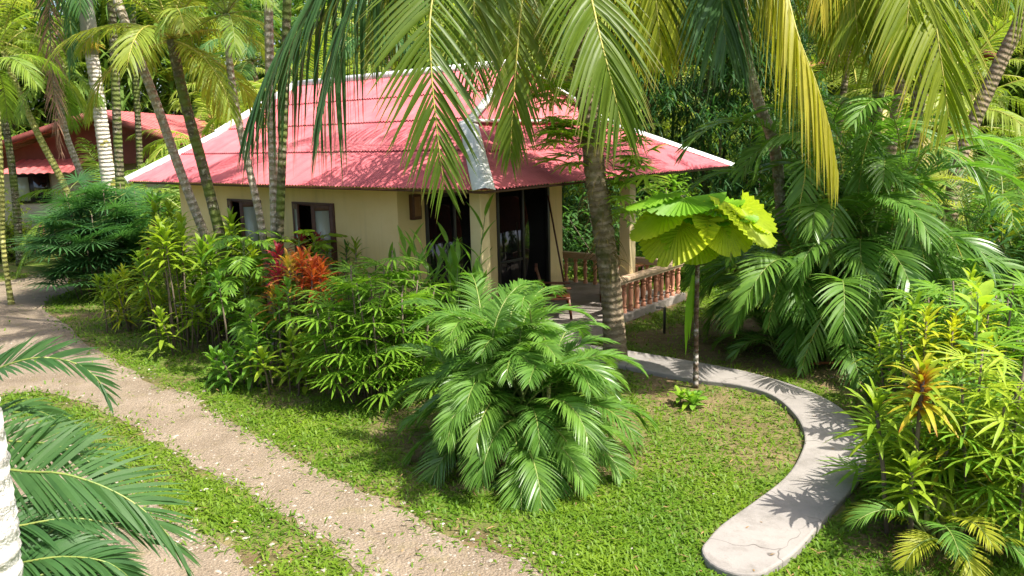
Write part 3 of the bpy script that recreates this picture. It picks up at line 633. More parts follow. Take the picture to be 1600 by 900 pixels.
# aerial roots and small climbers on its trunk
mb = MB(); n = 420; s = U(0, 1, n) ** .8; base_pts = np.array([far(954, 440, cdepth), far(944, 370, cdepth), far(930, 270, cdepth), far(921, 180, cdepth), far(914, 120, cdepth)]) - CB
P = np.stack([np.interp(s * 4, range(5), base_pts[:, i]) for i in range(3)], -1); a = U(0, TAU, n); R_ = np.stack([np.cos(a), np.sin(a), np.zeros(n)], -1)
mb.strips(P + R_ * .18, R_ * .9 + U(-.6, .6, (n, 3)), U(-1, 1, (n, 3)), U(.10, .30, n), .014, .8, 4)
put('climber_roots', mb, leaf_mat('climber_root', (.05, .04, .015), (.24, .20, .06), trans=.1), coco)
def fan_mesh(nf, L, wid, span, mt, petiole=.25, droop=.25, seg=3, mats=None, lift=.05):
    mb = MB(); mb.tube([(0, 0, 0), (petiole * .5, 0, .02), (petiole, 0, 0)], [.006, .005, .004], 4, mat=1)
    a = np.linspace(-span / 2, span / 2, nf) + U(-.05, .05, nf); D = np.stack([np.cos(a), np.sin(a), np.full(nf, lift)], -1)
    mb.strips(np.tile([(petiole, 0, 0)], (nf, 1)), D, np.stack([-np.sin(a), np.cos(a), np.zeros(nf)], -1), L * U(.85, 1.1, nf), wid, droop, seg, fold=.35,
              prof=([0, .3, .75, .93, 1], [.35, 1, .9, .5, .12]))
    return mb.mesh('fan_leaf', mats or [mt, M['rachis_g']])
mb_ = [fan_mesh(7, .28, .045, 3.4, M['broad_l'], .12) for _ in range(2)]
for x, y, k in ((872, 95, 0), (868, 150, 1), (884, 195, 0), (866, 205, 1), (893, 232, 0), (990, 235, 1), (995, 262, 0), (978, 285, 1), (905, 210, 0), (880, 120, 1), (975, 215, 0), (968, 330, 1)):
    p = far(x, y, cdepth + U(-.3, .2)) - CB
    for q in range(10): link('climber_leaf', mb_[(k + q) % 2], coco, frame(p + U(-.22, .22, 3), U(0, TAU), U(-.5, .6), 0, U(.9, 1.5)))

# ------------------------------------------------------------------ yellow-green coconut palms at the top right
RB = np.array([*at(1215, 420)[:2], 0]); ry = 13.6
b2 = np.array([far(1235, 420, ry)[0], ry, 0]); top2 = far(1150, -130, ry - .4)
coco2 = palm('coconut_palm', 'leaning slender palm with yellowing fronds hanging over the top right of the hip roof', [b2, far(1215, 260, ry), far(1185, 160, ry), far(1166, 80, ry), top2], .095, .085, M['bark_grey'], 'coco', 0, 1, 5)
cocofrond(coco2, [(1150, -130, ry - .4), (1150, -150, ry - 1.2), (1140, -80, ry - 1.9), (1128, 0, ry - 2.2), (1135, 70, ry - 2.3)], D_, 46, 1.2, .07, .7, B=(1, .2, 0))
cocofrond(coco2, [(1150, -130, ry - .4), (1115, -150, ry - .8), (1080, -80, ry - 1.2), (1062, 0, ry - 1.4), (1058, 55, ry - 1.5)], G_, 46, .9, .05, .8, B=(1, .2, 0))
cocofrond(coco2, [(1150, -130, ry - .4), (1195, -120, ry - 2.2), (1222, -40, ry - 3.0), (1245, 50, ry - 3.4), (1275, 130, ry - 3.5), (1297, 205, ry - 3.5), (1308, 265, ry - 3.5)], Y_, 54, .75, .06, 1.3, B=(.25, .95, 0), a0=.8, a1=.2, lift=-.5)
cocofrond(coco2, [(1150, -130, ry - .4), (1190, -130, ry - 1.8), (1205, -60, ry - 2.4), (1225, 30, ry - 2.7), (1238, 85, ry - 2.8)], L_, 46, .7, .05, 1.0, B=(.5, .8, 0))
cocofrond(coco2, [(1150, -130, ry - .4), (1220, -150, ry - .6), (1275, -70, ry - .8), (1300, 20, ry - .9), (1310, 80, ry - .9)], L_, 50, .9, .05, .7, B=(.8, .5, 0))
crown(coco2, top2 - b2, 'coco', 5, .8, 31, (.3, 2.4))
b3 = np.array([far(1352, 430, 13.9)[0], 13.9, 0]); top3 = far(1405, -140, 13.2)
coco3 = palm('coconut_palm', 'yellow-green coconut palm with dark trunk rising out of the big right-hand palm clump', [b3, far(1362, 260, 13.9), far(1372, 150, 13.8), far(1380, 60, 13.6), top3], .10, .09, M['bark_dark'], 'lime', 0, 1, 5)
cocofrond(coco3, [(1405, -140, 13.2), (1440, -120, 12.2), (1455, -30, 11.6), (1464, 50, 11.3), (1474, 120, 11.2), (1482, 185, 11.2)], L_, 54, 1.25, .06, .4, B=(1, .15, 0), a0=1.1, a1=.35)
cocofrond(coco3, [(1405, -140, 13.2), (1340, -170, 12.4), (1310, -110, 11.9), (1290, -40, 11.7), (1282, 10, 11.6)], Y_, 46, .8, .045, .9, B=(.9, .4, 0))
cocofrond(coco3, [(1405, -140, 13.2), (1385, -120, 12.6), (1380, -50, 12.2), (1384, 20, 12.0), (1390, 80, 11.9)], L_, 52, 1.25, .06, .5, B=(1, .15, 0))
cocofrond(coco3, [(1405, -140, 13.2), (1510, -170, 12.8), (1570, -110, 12.4), (1600, -20, 12.2), (1615, 60, 12.1)], L_, 46, .85, .042, .6, B=(.9, .4, 0))
cocofrond(coco3, [(1405, -140, 13.2), (1345, -140, 13.6), (1325, -60, 14), (1322, 40, 14.1)], L_, 46, .9, .045, .6, B=(1, .15, 0))
cocofrond(coco3, [(1405, -140, 13.2), (1355, -150, 12.5), (1336, -70, 12.1), (1336, 10, 11.9), (1342, 70, 11.9)], L_, 46, 1.15, .055, .5, B=(1, .15, 0), a1=.4)
cocofrond(coco3, [(1405, -140, 13.2), (1425, -120, 12.0), (1424, -50, 11.5), (1418, 25, 11.3), (1412, 85, 11.3)], L_, 46, 1.15, .055, .5, B=(1, .15, 0), a1=.4)
cocofrond(coco3, [(1405, -140, 13.2), (1290, -180, 13.0), (1235, -120, 12.8), (1215, -30, 12.7), (1212, 40, 12.7)], L_, 44, 1.0, .055, .6, B=(1, .3, 0), a1=.4)
crown(coco3, top3 - b3, 'lime', 5, .9, 33, (-.6, 1.8))

palm('coconut_palm', 'coconut palm standing off the left edge whose crown shades the drive', [(-9.5, 7.2, -.03), (-8.6, 7.6, 4), (-6.2, 8.2, 8.8)], .15, .12, M['bark_coco'], 'coco', 8, .95, 56)

# ------------------------------------------------------------------ the feathery bush in the middle
cb = at(822, 742)
bush_c = clump('areca_palm', 'low bushy feather palm in the middle of the lawn, fronds arching to the ground', 'palm', (cb[0] - .08, cb[1] + .62, 0), 140, 1.72, [M['areca'], M['areca'], M['areca_dark']], 21,
      e_hi=1.6, e_lo=.55, tip=(-.5, -1.5), ll=.37, wid=.024, npair=50, stalk=.25, droop=.34, spread=.45, canes=10, canemat=M['bark_yg'], zlift=.05, wild=1.2, lshrink=.18, stemh=1.0)
for k in range(9):
    mb = frond(rachis(U(.2, .7), -1.5, U(.8, 1.2), 12, 1.0), 26, .26, .014, .9, .3, .1, .5, .2, 3, .011, gaps=.25, jit=.2); put('dry_frond', mb, [M['dead'], M['stem']], bush_c, frame((U(-.3, .3), U(-.3, .1), .35), -1.57 + U(-1.6, 1.6)))
# dry fronds at its foot
df = thing('dead_frond', 'dry brown frond hanging at the foot of the low bushy feather palm', 'dead frond', at(872, 772))
put('stalk', frond([(-.12, .25, .38), (-.03, .08, .2), (.02, 0, .02), (.1, -.1, .015)], 14, .2, .014, .5, .3, 0, .1, .2, 2, .012), [M['dead_red'], M['stem']], df)

# ------------------------------------------------------------------ big clump on the right
rb = at(1335, 572)
bigc = clump('areca_palm', 'big dark green clump of feather palms right of the concrete path', 'palm', (rb[0] + .25, rb[1] + .9, 0), 130, 2.85, [M['areca'], M['areca_dark'], M['areca']], 34,
      e_hi=1.5, e_lo=.7, tip=(-.9, -1.6), ll=.62, wid=.042, npair=40, stalk=.28, droop=.34, spread=1.0, canes=18, stemh=3.1)
HB = np.array(bigc.location); hy = HB[1]
def hero(px, dy, npair=36, ll=.55, wid=.05, droop=.28, B=(1, .1, 0), key='areca', lift=.12):
    x0, y0 = px[0]; st = far(x0 + (1345 - x0) * .6, max(y0 + 150, 330), hy - .2)        # rises from the clump, arches over, hangs forward
    pts = [st, far(x0 + (1345 - x0) * .25, y0 + 45, hy + dy * .45)] + [far(x, y, hy + dy * (.8 + .2 * k / len(px))) for k, (x, y) in enumerate(px)]
    P = smooth_closed(np.array(pts), 6, False) - HB
    put('frond', frond(P, npair, ll, wid, 1.2, .5, lift, droop, .36, 5, .014, B=B, fold=.2), [M[key], M['rachis']], bigc)
hero([(1308, 312), (1302, 345), (1297, 385), (1294, 415)], -1.3, key='areca_dark')
hero([(1405, 325), (1428, 352), (1442, 395), (1448, 445)], -1.4)
hero([(1355, 398), (1356, 430), (1356, 475), (1354, 520)], -1.6, ll=.5)
hero([(1392, 465), (1400, 500), (1408, 545), (1412, 585)], -1.7, ll=.5, key='areca_dark')
hero([(1362, 205), (1352, 232), (1345, 270), (1340, 312)], -.9)
hero([(1262, 250), (1256, 285), (1248, 330), (1246, 375)], -1.0, ll=.5)
hero([(1262, 212), (1230, 208), (1196, 228), (1178, 275)], -.8, ll=.5, B=(.5, .8, .3))
hero([(1450, 235), (1490, 240), (1525, 270), (1545, 315)], -.9, B=(.6, .8, .2), key='areca_dark')
hero([(1440, 190), (1470, 180), (1510, 195), (1545, 230)], -.3, B=(.5, .8, .4))
hero([(1240, 405), (1222, 430), (1208, 470), (1200, 515)], -1.2, ll=.42)
hero([(1295, 480), (1280, 505), (1262, 545), (1252, 580)], -1.6, ll=.42, key='areca_dark')
hero([(1190, 330), (1165, 345), (1148, 375), (1140, 410)], -.7, ll=.4)
hero([(1300, 190), (1280, 185), (1250, 195), (1225, 225)], .1, ll=.5, B=(.5, .8, .4), key='areca_dark')
hero([(1480, 370), (1500, 395), (1512, 440), (1516, 490)], -1.3, ll=.5)
clump('areca_palm', 'lower feather palm skirt at the left edge of the big right-hand clump', 'palm', (at(1215, 560)[0] + .2, at(1215, 560)[1] + .2, 0), 18, 1.5, [M['areca_dark'], M['areca']], 35, e_hi=1.4, e_lo=.6, tip=(-.5, -1.3), ll=.4, wid=.026, npair=36)
clump('areca_palm', 'feather palm with leaning fronds behind the right-hand clump by the right picture edge', 'palm', (at(1560, 520)[0], at(1560, 520)[1] + .6, 0), 76, 2.9, [M['areca'], M['areca_dark'], M['areca_yel'], M['areca']], 36, e_hi=1.5, e_lo=.7, tip=(-.5, -1.3), ll=.5, wid=.032, npair=38, spread=.9, stemh=2.4, canes=8)
o = thing('dead_frond', 'fallen red-brown frond lying on the bare earth under the right-hand clump', 'dead frond', at(1262, 574, .03))
put('stalk', frond([(0, 0, .05), (.5, -.05, .09), (1.0, -.1, .07), (1.5, -.15, .04)], 36, .34, .018, .45, .2, .15, .1, .02, 3, .014), [M['dead_red'], M['dead_red']], o)

# ------------------------------------------------------------------ fan palm (round pleated leaves)
def licuala_leaf(R, span, seed, droopf, edge=.05):
    r = np.random.default_rng(seed); nr = 60; a = np.linspace(-span / 2, span / 2, nr); rad = np.array([.03, .18, .4, .65, .88, 1.0]) * R
    notch = np.ones(nr); notch[::2] = 1 - edge; notch *= 1 - .02 * r.random(nr)
    for c in r.choice(np.arange(6, nr - 6), 3, replace=False): notch[c] = .78
    V = []
    for i, q in enumerate(rad):
        rr = q * (notch if i == len(rad) - 1 else np.ones(nr) if i < 4 else np.minimum(1, notch + .12))
        z = ((np.arange(nr) % 2) - .5) * .055 * q - droopf * q ** 2 / R * (.6 + .4 * np.cos(a * 2)) + .06 * q * np.sin(a * 2 + seed)
        V.append(np.stack([rr * np.cos(a), rr * np.sin(a), z], -1))
    V = np.stack(V, 0); idx = np.arange(V.shape[0] * nr).reshape(-1, nr); mb = MB()
    mb.add(V, np.stack([idx[:-1, :-1], idx[:-1, 1:], idx[1:, 1:], idx[1:, :-1]], -1).reshape(-1, 4), tint=np.tile(.25 + .5 * (np.arange(nr) % 2), len(rad)), along=np.repeat(rad / R, nr)); return mb
lb = at(1087, 606); ly = lb[1]
lic = thing('fan_palm', 'young fan palm with round pleated lime-yellow leaves beside the curving path', 'palm', lb)
put('trunk', trunk_mb([(0, 0, -.03), far(1088, 500, ly) - lb, far(1090, 410, ly) - lb, far(1091, 358, ly) - lb], .034, .03, 8, .07, .08), bark_mat('fan_palm_bark', (.30, .27, .23), (.42, .38, .33), (.10, .06, .03), 10, (.12, .08, .05), .6, (.09, .05, .025), .6), lic)
ltop = far(1092, 362, ly) - lb
# (azimuth, droop of the blade, blade radius, yellow?) - lower leaves hang, upper ones stand
LEAVES = [(222, 56, .56, 1), (196, 38, .54, 1), (170, 18, .50, 0), (250, 70, .40, 1), (292, 58, .42, 1), (322, 42, .56, 1), (352, 24, .60, 1), (14, 12, .52, 0), (232, 20, .46, 0), (305, 16, .48, 0), (265, 8, .44, 0), (40, -8, .46, 0), (110, -12, .48, 0), (335, -14, .44, 0), (200, -16, .44, 0), (75, 30, .45, 1)]
for k, (az, dr_, R, ye) in enumerate(LEAVES):
    az, dr_ = math.radians(az), math.radians(dr_); ou = Vector((math.cos(az), math.sin(az), 0)); zz_ = Vector((0, 0, 1))
    xx = ou * math.cos(dr_) - zz_ * math.sin(dr_); nz = ou * math.sin(dr_) + zz_ * math.cos(dr_); yy = nz.cross(xx)
    e_ = math.radians(62) - dr_ * .75; hub = Vector(ltop) + (ou * math.cos(e_) + zz_ * math.sin(e_)) * (.50 + .10 * (k % 3) if dr_ > .25 else .34)
    Mx = Matrix((xx, yy, nz)).transposed().to_4x4(); Mx.translation = hub
    put('leaf', licuala_leaf(R * 1.22, 4.1, k, .08, .03), M['lic_y'] if ye else M['lic_g'], lic, Mx, smooth=False)
    hb = np.array(hub); mb = MB(); mb.tube([ltop - (0, 0, .12), (ltop + hb) / 2 + (0, 0, .05), hb - np.array(nz) * .012], [.013, .010, .008], 5); put('leaf_stalk', mb, M['rachis_g'], lic)
for k, (y0) in enumerate((430, 455)):
    mb = MB(); P0 = far(1084 - k * 6, y0, ly) - lb; mb.strips([P0], [(-.05, 0, -1)], [(1, .4, 0)], .95, .10, 0, 5, fold=.3); put('hanging_leaf', mb, M['lic_g'], lic)

# ------------------------------------------------------------------ stems with leaf rosettes
def rosette(mb, P, n, L, wid, e_top=1.3, e_bot=-.1, depth=.2, droop=.45, axis=(0, 0, 1), fold=.25, seg=5, prof=None, mat_=0):
    k = np.arange(n); f = k / max(1, n - 1); az = k * 2.39996 + U(-.2, .2, n); e = e_top + (e_bot - e_top) * f + U(-.12, .12, n)
    D = np.stack([np.cos(az) * np.cos(e), np.sin(az) * np.cos(e), np.sin(e)], -1)
    Wd = np.stack([-np.sin(az), np.cos(az), np.zeros(n)], -1)
    mb.strips(np.asarray(P) - np.asarray(axis)[None] * (depth * f)[:, None], D, Wd, L * U(.8, 1.1, n) * (.75 + .25 * np.sin(f * 3)), wid * U(.85, 1.1, n), droop * U(.6, 1.3, n), seg, fold=fold, mat=mat_,
              prof=prof or ([0, .15, .45, .8, 1], [.45, .8, 1, .6, .03]))
def rosette_plant(name, label, cat, loc, stems, mats, L, wid, n, seed, stemr=.014, group=None, stem_mat=None, **kw):
    """stems: (dx, dy, height, lean x, lean y)"""
    global RNG; keep = RNG; RNG = np.random.default_rng(seed); o = thing(name, label, cat, loc, 0, group)
    for i, (dx, dy, h, lx, ly_) in enumerate(stems):
        top = np.array([dx + lx, dy + ly_, h]); mb = MB(); mb.tube([(dx, dy, -.02), (dx + lx * .35 + U(-.02, .02), dy + ly_ * .35, h * .5), top], [stemr * 1.2, stemr, stemr * .8], 6); put('stem', mb, stem_mat or M['stem'], o)
        mb = MB(); rosette(mb, top + (0, 0, .05), n, L * U(.85, 1.15), wid, **kw); put('leaf_rosette', mb, mats[i % len(mats)], o)
    RNG = keep; return o
def rnd_stems(n, r, h0, h1, lean=.15, seed=0):
    g = random.Random(seed); out = []
    for k in range(n):
        a, q = k * 2.4 + g.uniform(-.4, .4), r * math.sqrt((k + .5) / n); out.append((q * math.cos(a), q * math.sin(a), g.uniform(h0, h1), g.uniform(-lean, lean) + .25 * q * math.cos(a), g.uniform(-lean, lean) + .25 * q * math.sin(a)))
    return out

# hedge row before the bungalow, left to right
p = at(318, 538); rosette_plant('cordyline', 'tall green-yellow cordyline shrub with bare brown stems left of the windows', 'shrub', p, rnd_stems(32, .85, .7, 2.3, .2, 3), [M['cord_g'], M['cord_g'], M['cord_y']], .52, .085, 30, 41, depth=.55)
p = at(232, 508); rosette_plant('dracaena', 'bushy yellow-green dracaena beside the foot of the pale areca trunk', 'shrub', p, rnd_stems(22, .7, .35, 1.3, .15, 4), [M['cord_y'], M['croton_y'], M['cord_g']], .48, .055, 30, 42, depth=.35)
p = at(168, 522); rosette_plant('dracaena', 'small lone yellow plant with pinkish tip on the grass at left', 'plant', p, [(0, 0, .72, -.02, .05), (.12, .1, .45, .1, .05)], [M['cord_y']], .40, .04, 16, 43, depth=.3)
p = at(275, 470); rosette_plant('cordyline', 'red-leaved cordyline showing between the pale trunk and the cordyline shrub', 'shrub', (p[0], p[1], 0), rnd_stems(8, .6, .9, 1.8, .15, 5), [M['cord_g'], M['magenta'], M['cord_o']], .42, .07, 18, 44, depth=.3)
p = at(474, 578); rosette_plant('cordyline', 'orange-red cordyline in front of the second window', 'shrub', p, rnd_stems(12, .45, 1.2, 1.95, .12, 6), [M['cord_r'], M['cord_o'], M['cord_o'], M['cord_r'], M['magenta']], .46, .055, 30, 45, depth=.45, stemr=.016)
p = at(500, 530); rosette_plant('cordyline', 'dark magenta cordyline behind the orange-red one by the second window', 'shrub', p, rnd_stems(3, .2, 1.85, 2.0, .1, 7), [M['magenta']], .40, .07, 16, 46, depth=.25)
p = at(455, 606); rosette_plant('cordyline', 'low broad-leaved green cordyline at the lawn edge below the orange one', 'shrub', p, rnd_stems(12, .5, .18, .75, .12, 8), [M['cord_g'], M['cord_y']], .36, .085, 18, 47, depth=.25)
p = at(415, 590); rosette_plant('cordyline', 'dark green cordyline with drooping leaves at the lawn edge left of the low broad-leaved one', 'shrub', p, rnd_stems(22, .7, .4, 1.6, .12, 9), [M['broad']], .36, .075, 24, 48, depth=.45)
p = at(520, 555); rosette_plant('cordyline', 'green cordyline with upright shoots right of the orange-red one', 'shrub', p, rnd_stems(16, .6, .7, 2.0, .12, 10), [M['cord_g'], M['areca']], .36, .05, 24, 49, depth=.5)
p = at(292, 470); rosette_plant('cordyline', 'orange-tipped cordyline under the left end of the roof', 'shrub', (p[0], p[1] + .2, 0), rnd_stems(10, .7, 1.2, 2.4, .2, 11), [M['cord_g'], M['cord_g'], M['cord_y'], M['cord_r'], M['areca']], .55, .10, 20, 50, depth=.4)

p = at(352, 520); rosette_plant('cordyline', 'upright lime-green cordyline before the first window', 'shrub', p, rnd_stems(16, .6, .9, 2.1, .15, 16), [M['cord_y'], M['cord_g'], M['broad_l']], .46, .085, 24, 51, depth=.5)
p = at(430, 505); rosette_plant('cordyline', 'green cordyline with long soft leaves between the two windows', 'shrub', p, rnd_stems(14, .6, 1.0, 1.9, .15, 17), [M['cord_g'], M['broad']], .46, .07, 24, 52, depth=.5)
# climbing plant with split pinnate leaves
p = at(395, 560); ph = thing('philodendron', 'climbing philodendron with big comb-like leaves left of the orange-red cordyline', 'plant', p)
mb = MB(); mb.tube([(0, 0, -.02), (-.05, 0, .9), (.0, .05, 2.05)], [.03, .025, .02], 7); put('stem', mb, M['stem_g'], ph)
for k in range(30):
    z = .45 + 1.6 * k / 29; mb = frond(rachis(U(.5, 1.0), U(-1.3, -.7), U(.6, .85), 10, 1.2), 9, .30, .062, 1.25, .5, .1, .25, .35, 5, .009, fold=.2)
    put('leaf', mb, [M['broad'], M['rachis_g']], ph, frame((0, 0, z), k * 2.4))
p = at(500, 520); p = at(480, 545); pp = thing('papaya_plant', 'light green plant with wide lobed leaves before the second window', 'plant', p)
mb = MB(); mb.tube([(0, 0, -.02), (-.05, 0, 1.1), (0, 0, 2.0)], [.03, .025, .015], 7); put('stem', mb, M['stem_g'], pp)
for k in range(11):
    mb = frond(rachis(U(.2, .7), U(-.4, -.1), U(.65, .9), 10, 1.2), 9, .24, .09, 1.2, .5, .05, .15, .35, 4, .008)
    put('leaf', mb, [M['broad_l'], M['rachis_g']], pp, frame((0, 0, 1.5 + .05 * k), k * 2.4))

# lady palm bush
def fan_bush(name, label, loc, n, rad, hgt, meshes, seed, stems=14, sc=1.0, cat='palm', group=None):
    r = random.Random(seed); o = thing(name, label, cat, loc, 0, group); st = []
    for k in range(stems):
        a, q = k * 2.4, rad * .55 * math.sqrt((k + .5) / stems); b = Vector((q * math.cos(a), q * math.sin(a), -.02)); h = hgt * (1 - .35 * (k / stems)) * r.uniform(.75, 1.05)
        t_ = Vector((b.x * 1.5 + r.uniform(-.1, .1), b.y * 1.5 + r.uniform(-.1, .1), h)); st.append((b, t_)); mb = MB(); mb.tube([b, (b + t_) / 2 + Vector((r.uniform(-.04, .04), 0, 0)), t_], .011, 5); put('stem', mb, M['stem'], o)
    for k in range(n):
        b, t_ = st[k % stems]; f = .22 + .78 * ((k // stems + .5) / (n / stems)); c = b.lerp(t_, min(1, f)); az = k * 2.39996 + r.uniform(-.3, .3)
        link('fan_leaf', meshes[k % len(meshes)], o, frame(c, az, r.uniform(-.15, .65) * (.5 + f * .6), r.uniform(-.25, .25), sc * r.uniform(.8, 1.15)))
    return o
FANS = [fan_mesh(9, .36, .034, 3.3, M['rhapis'], .22, .3) for _ in range(4)]
FANS_B = [fan_mesh(20, .44, .024, 4.6, M['rhapis_d'], .34, .22, lift=.12) for _ in range(4)]
p = at(592, 628); fan_bush('lady_palm', 'bushy lady palm with finger-like leaves between the orange cordyline and the feathery bush', (p[0], p[1] + .25, 0), 330, 1.05, 2.15, FANS, 61, 28)
p = at(665, 600); fan_bush('lady_palm', 'lower lady palm half hidden behind the left fronds of the feathery bush', (p[0], p[1] + .3, 0), 120, .7, 1.25, FANS, 62, 16)
p = at(138, 466); fan_bush('fan_palm', 'dense blue-green fan palm bush by the drive, left of the pale areca trunk', (p[0] + .25, p[1] + .3, 0), 230, 1.2, 2.85, FANS_B, 63, 24, 1.6)
p = at(215, 440); fan_bush('fan_palm', 'shaded fan palm behind the pale areca trunk', (p[0], p[1], 0), 120, 1.2, 2.9, FANS_B, 64, 16, 1.5)

# ginger with tall upright canes
LG = []
for L_len in (.42, .5):
    mb = MB(); mb.strips([(0, 0, 0)], [(1, 0, .1)], [(0, 1, 0)], L_len, .085, .22, 7, fold=.3, prof=([0, .1, .4, .8, 1], [.2, .7, 1, .55, .02]), tint=[.5]); LG.append(mb.mesh('leaf', M['ginger']))
p = at(700, 590); gi = thing('ginger_plant', 'tall ginger with broad upright leaves in front of the dark veranda opening', 'plant', (p[0], p[1] + .2, 0))
for k, (dx, dy, h, lx, ly_) in enumerate(rnd_stems(18, .6, 1.2, 2.15, .3, 12) + [(.40, 0, 2.5, .25, 0), (-.25, -.1, 2.15, -.2, 0)]):
    mb = MB(); mb.tube([(dx, dy, -.02), (dx + lx * .3, dy + ly_ * .3, h * .55), (dx + lx, dy + ly_, h)], [.013, .011, .006], 5); put('cane', mb, M['stem_g'], gi)
    pl = U(0, TAU)
    for j in range(9):
        f = .3 + .7 * j / 8; c = np.array([dx + lx * f * f, dy + ly_ * f * f, h * f]); link('leaf', LG[j % 2], gi, frame(c, pl + (j % 2) * math.pi + U(-.3, .3), .55 + .6 * f * f + U(-.15, .15), U(-.3, .3), U(.8, 1.15)))

# small plants
p = at(1077, 636); rosette_plant('lily_plant', 'small broad-leaved green plant at the foot of the fan palm', 'plant', p, [(0, 0, .06, 0, 0), (.12, .06, .07, 0, 0), (-.1, .1, .08, 0, 0), (.03, -.1, .05, 0, 0)], [M['broad_l'], M['ginger']], .30, .085, 9, 70, depth=.05, e_bot=.25, droop=.4)

# stake light
p = at(1038, 521); sl = thing('path_light', 'thin black stake with a small bracket on the bare earth before the balustrade', 'garden light', p)
mb = MB(); mb.box((-.022, -.022, -.05), (.022, .022, .50)); put('stake', mb, M['black'], sl, bevel=.004)
mb = MB(); mb.beam((.0, 0, .48), (-.12, -.05, .52), .05, .02); mb.box((-.17, -.09, .49), (-.10, -.01, .53)); put('bracket', mb, M['slab'], sl, bevel=.004)

# ------------------------------------------------------------------ bottom-right planting
p = at(1442, 872)
rosette_plant('croton', 'red and yellow croton on a dark stem, lowest right corner bed', 'shrub', (p[0], p[1] + .3, 0), [(.05, .05, 1.42, .04, .05), (-.1, .15, 1.15, -.12, .1), (.2, .1, .95, .2, .0), (.0, -.1, .75, -.1, -.1), (.05, .03, 1.50, .04, .05)], [M['croton_heart'], M['cord_y'], M['croton'], M['cord_y'], M['croton_heart']], .46, .055, 34, 80, depth=.3, stemr=.02)
clump('areca_palm', 'young yellow-green feather palm below the red and yellow croton', 'palm', (p[0] + .22, p[1] + .1, 0), 16, 1.05, [M['areca_yel'], M['areca'], M['areca_yel']], 81, e_hi=1.4, e_lo=.8, tip=(-.4, -1.3), ll=.27, wid=.017, npair=30, stalk=.35, spread=.12, canes=4)
p = at(1560, 850); fan_bush('lady_palm', 'yellowish lady palm at the right picture edge beside the croton', (p[0] + .1, p[1] + .3, 0), 270, .95, 1.7, [fan_mesh(9, .36, .030, 3.6, M['cord_y'], .2, .3), fan_mesh(8, .38, .03, 3.2, M['rhapis'], .22, .3), fan_mesh(9, .36, .028, 3.4, M['cord_y'], .2, .3)], 82, 20)
p = at(1395, 800); fan_bush('lady_palm', 'small dark lady palm where the path meets the croton bed', (p[0] + .35, p[1] + .3, 0), 60, .45, .85, FANS, 83, 10)
p = at(1500, 700); rosette_plant('croton', 'bright yellow croton behind the red and yellow one', 'shrub', (p[0] - .25, p[1], 0), rnd_stems(11, .4, .9, 1.75, .12, 14), [M['croton_y'], M['cord_y']], .34, .05, 34, 84, depth=.5)
p = at(1520, 740); bl = thing('broadleaf_plant', 'light green plant with large oval leaves above the croton at right', 'plant', (p[0] - .1, p[1], 0))
mb = MB(); mb.tube([(0, 0, -.02), (.03, 0, 1.1), (-.02, -.03, 1.95)], [.016, .013, .008], 6); put('stem', mb, M['stem_g'], bl)
mb = MB(); mb.strips([(0, 0, 0)], [(1, 0, .1)], [(0, 1, 0)], .30, .13, .25, 6, fold=.2, prof=([0, .1, .35, .6, .85, 1], [.12, .4, .95, 1, .55, .03]), tint=[.5]); OV = [mb.mesh('leaf', M['broad_l']), mb.mesh('leaf', M['broad'])]
for k in range(18):
    f = k / 17; link('leaf', OV[0 if k > 7 else 1], bl, frame((.03 * f, 0, 1.0 + .95 * f), k * 2.4, .2 + .6 * f, 0, U(.8, 1.1)))
p = at(1560, 690); fan_bush('lady_palm', 'lady palm behind the light green oval-leaved plant at right', (p[0], p[1] + .4, 0), 200, 1.1, 2.1, FANS, 85, 20)
p = at(1475, 650); rosette_plant('dracaena', 'green dracaena thicket between the right-hand clump and the croton', 'shrub', (p[0], p[1], 0), rnd_stems(20, .8, .6, 1.7, .15, 15), [M['cord_g'], M['areca'], M['cord_y']], .40, .05, 26, 86, depth=.5)

# ------------------------------------------------------------------ bottom-left palm, white trunk
wt = far(10, 760, 4.2)
wx = [far(-31, 1120, 4.3), far(-42, 900, 4.3), far(-58, 760, 4.3), far(-76, 640, 4.3), far(-110, 480, 4.3), far(-170, 200, 4.3), far(-240, -200, 4.3)]
wx[0][2] = -.03
wp = palm('palm_tree', 'white ringed palm trunk cut by the lower left picture edge', wx, .255, .20, M['bark_white'], 'd', 0, 1.0, 90, sides=24, ring=.16, amp=.03, rings=150, bulge=.25)
crown(wp, wx[-1] - wx[0], 'd', 8, 1.0, 90, (math.pi * .75, math.pi * 1.45))
lbx = np.array([-4.15, 5.3, 0])
pal = thing('areca_palm', 'blue-green feather palm reaching in from the lower left corner', 'palm', lbx)
BL = [M['areca_blue'], M['rachis_g']]
def lfrond(px, npair=58, ll=.52, wid=.03, droop=.25, B=None, lift=.35, **kw):
    npair = int(npair * 1.25); P = smooth_closed(np.array([lbx + (0, 0, .2)] + [far(x, y, Y) for x, y, Y in px]), 6, False) - lbx
    put('frond', frond(P, npair, ll, wid, 1.15, .4, lift, droop, .3, 5, .015, B=B, **kw), BL, pal)
lfrond([(-60, 760, 5.1), (60, 738, 5.0), (140, 752, 5.0), (215, 790, 5.0), (270, 845, 5.0), (292, 885, 5.0)], 54, .55, .034, .15, B=(-.35, .75, .55), lift=.1)
lfrond([(-90, 640, 5.6), (-20, 585, 5.5), (50, 560, 5.5), (110, 565, 5.5), (150, 590, 5.5), (170, 625, 5.5)], 48, .40, .032, .15, B=(0, .8, .5), lift=.3)
lfrond([(-60, 850, 4.7), (40, 820, 4.7), (120, 810, 4.8), (190, 825, 4.9), (240, 850, 4.9)], 44, .42, .028, .3, B=(-.2, .9, .3))
lfrond([(-70, 720, 5.4), (-10, 650, 5.6), (50, 640, 5.8), (100, 665, 6.0), (130, 700, 6.0)], 44, .40, .03, .35, B=(-.2, .9, .2))
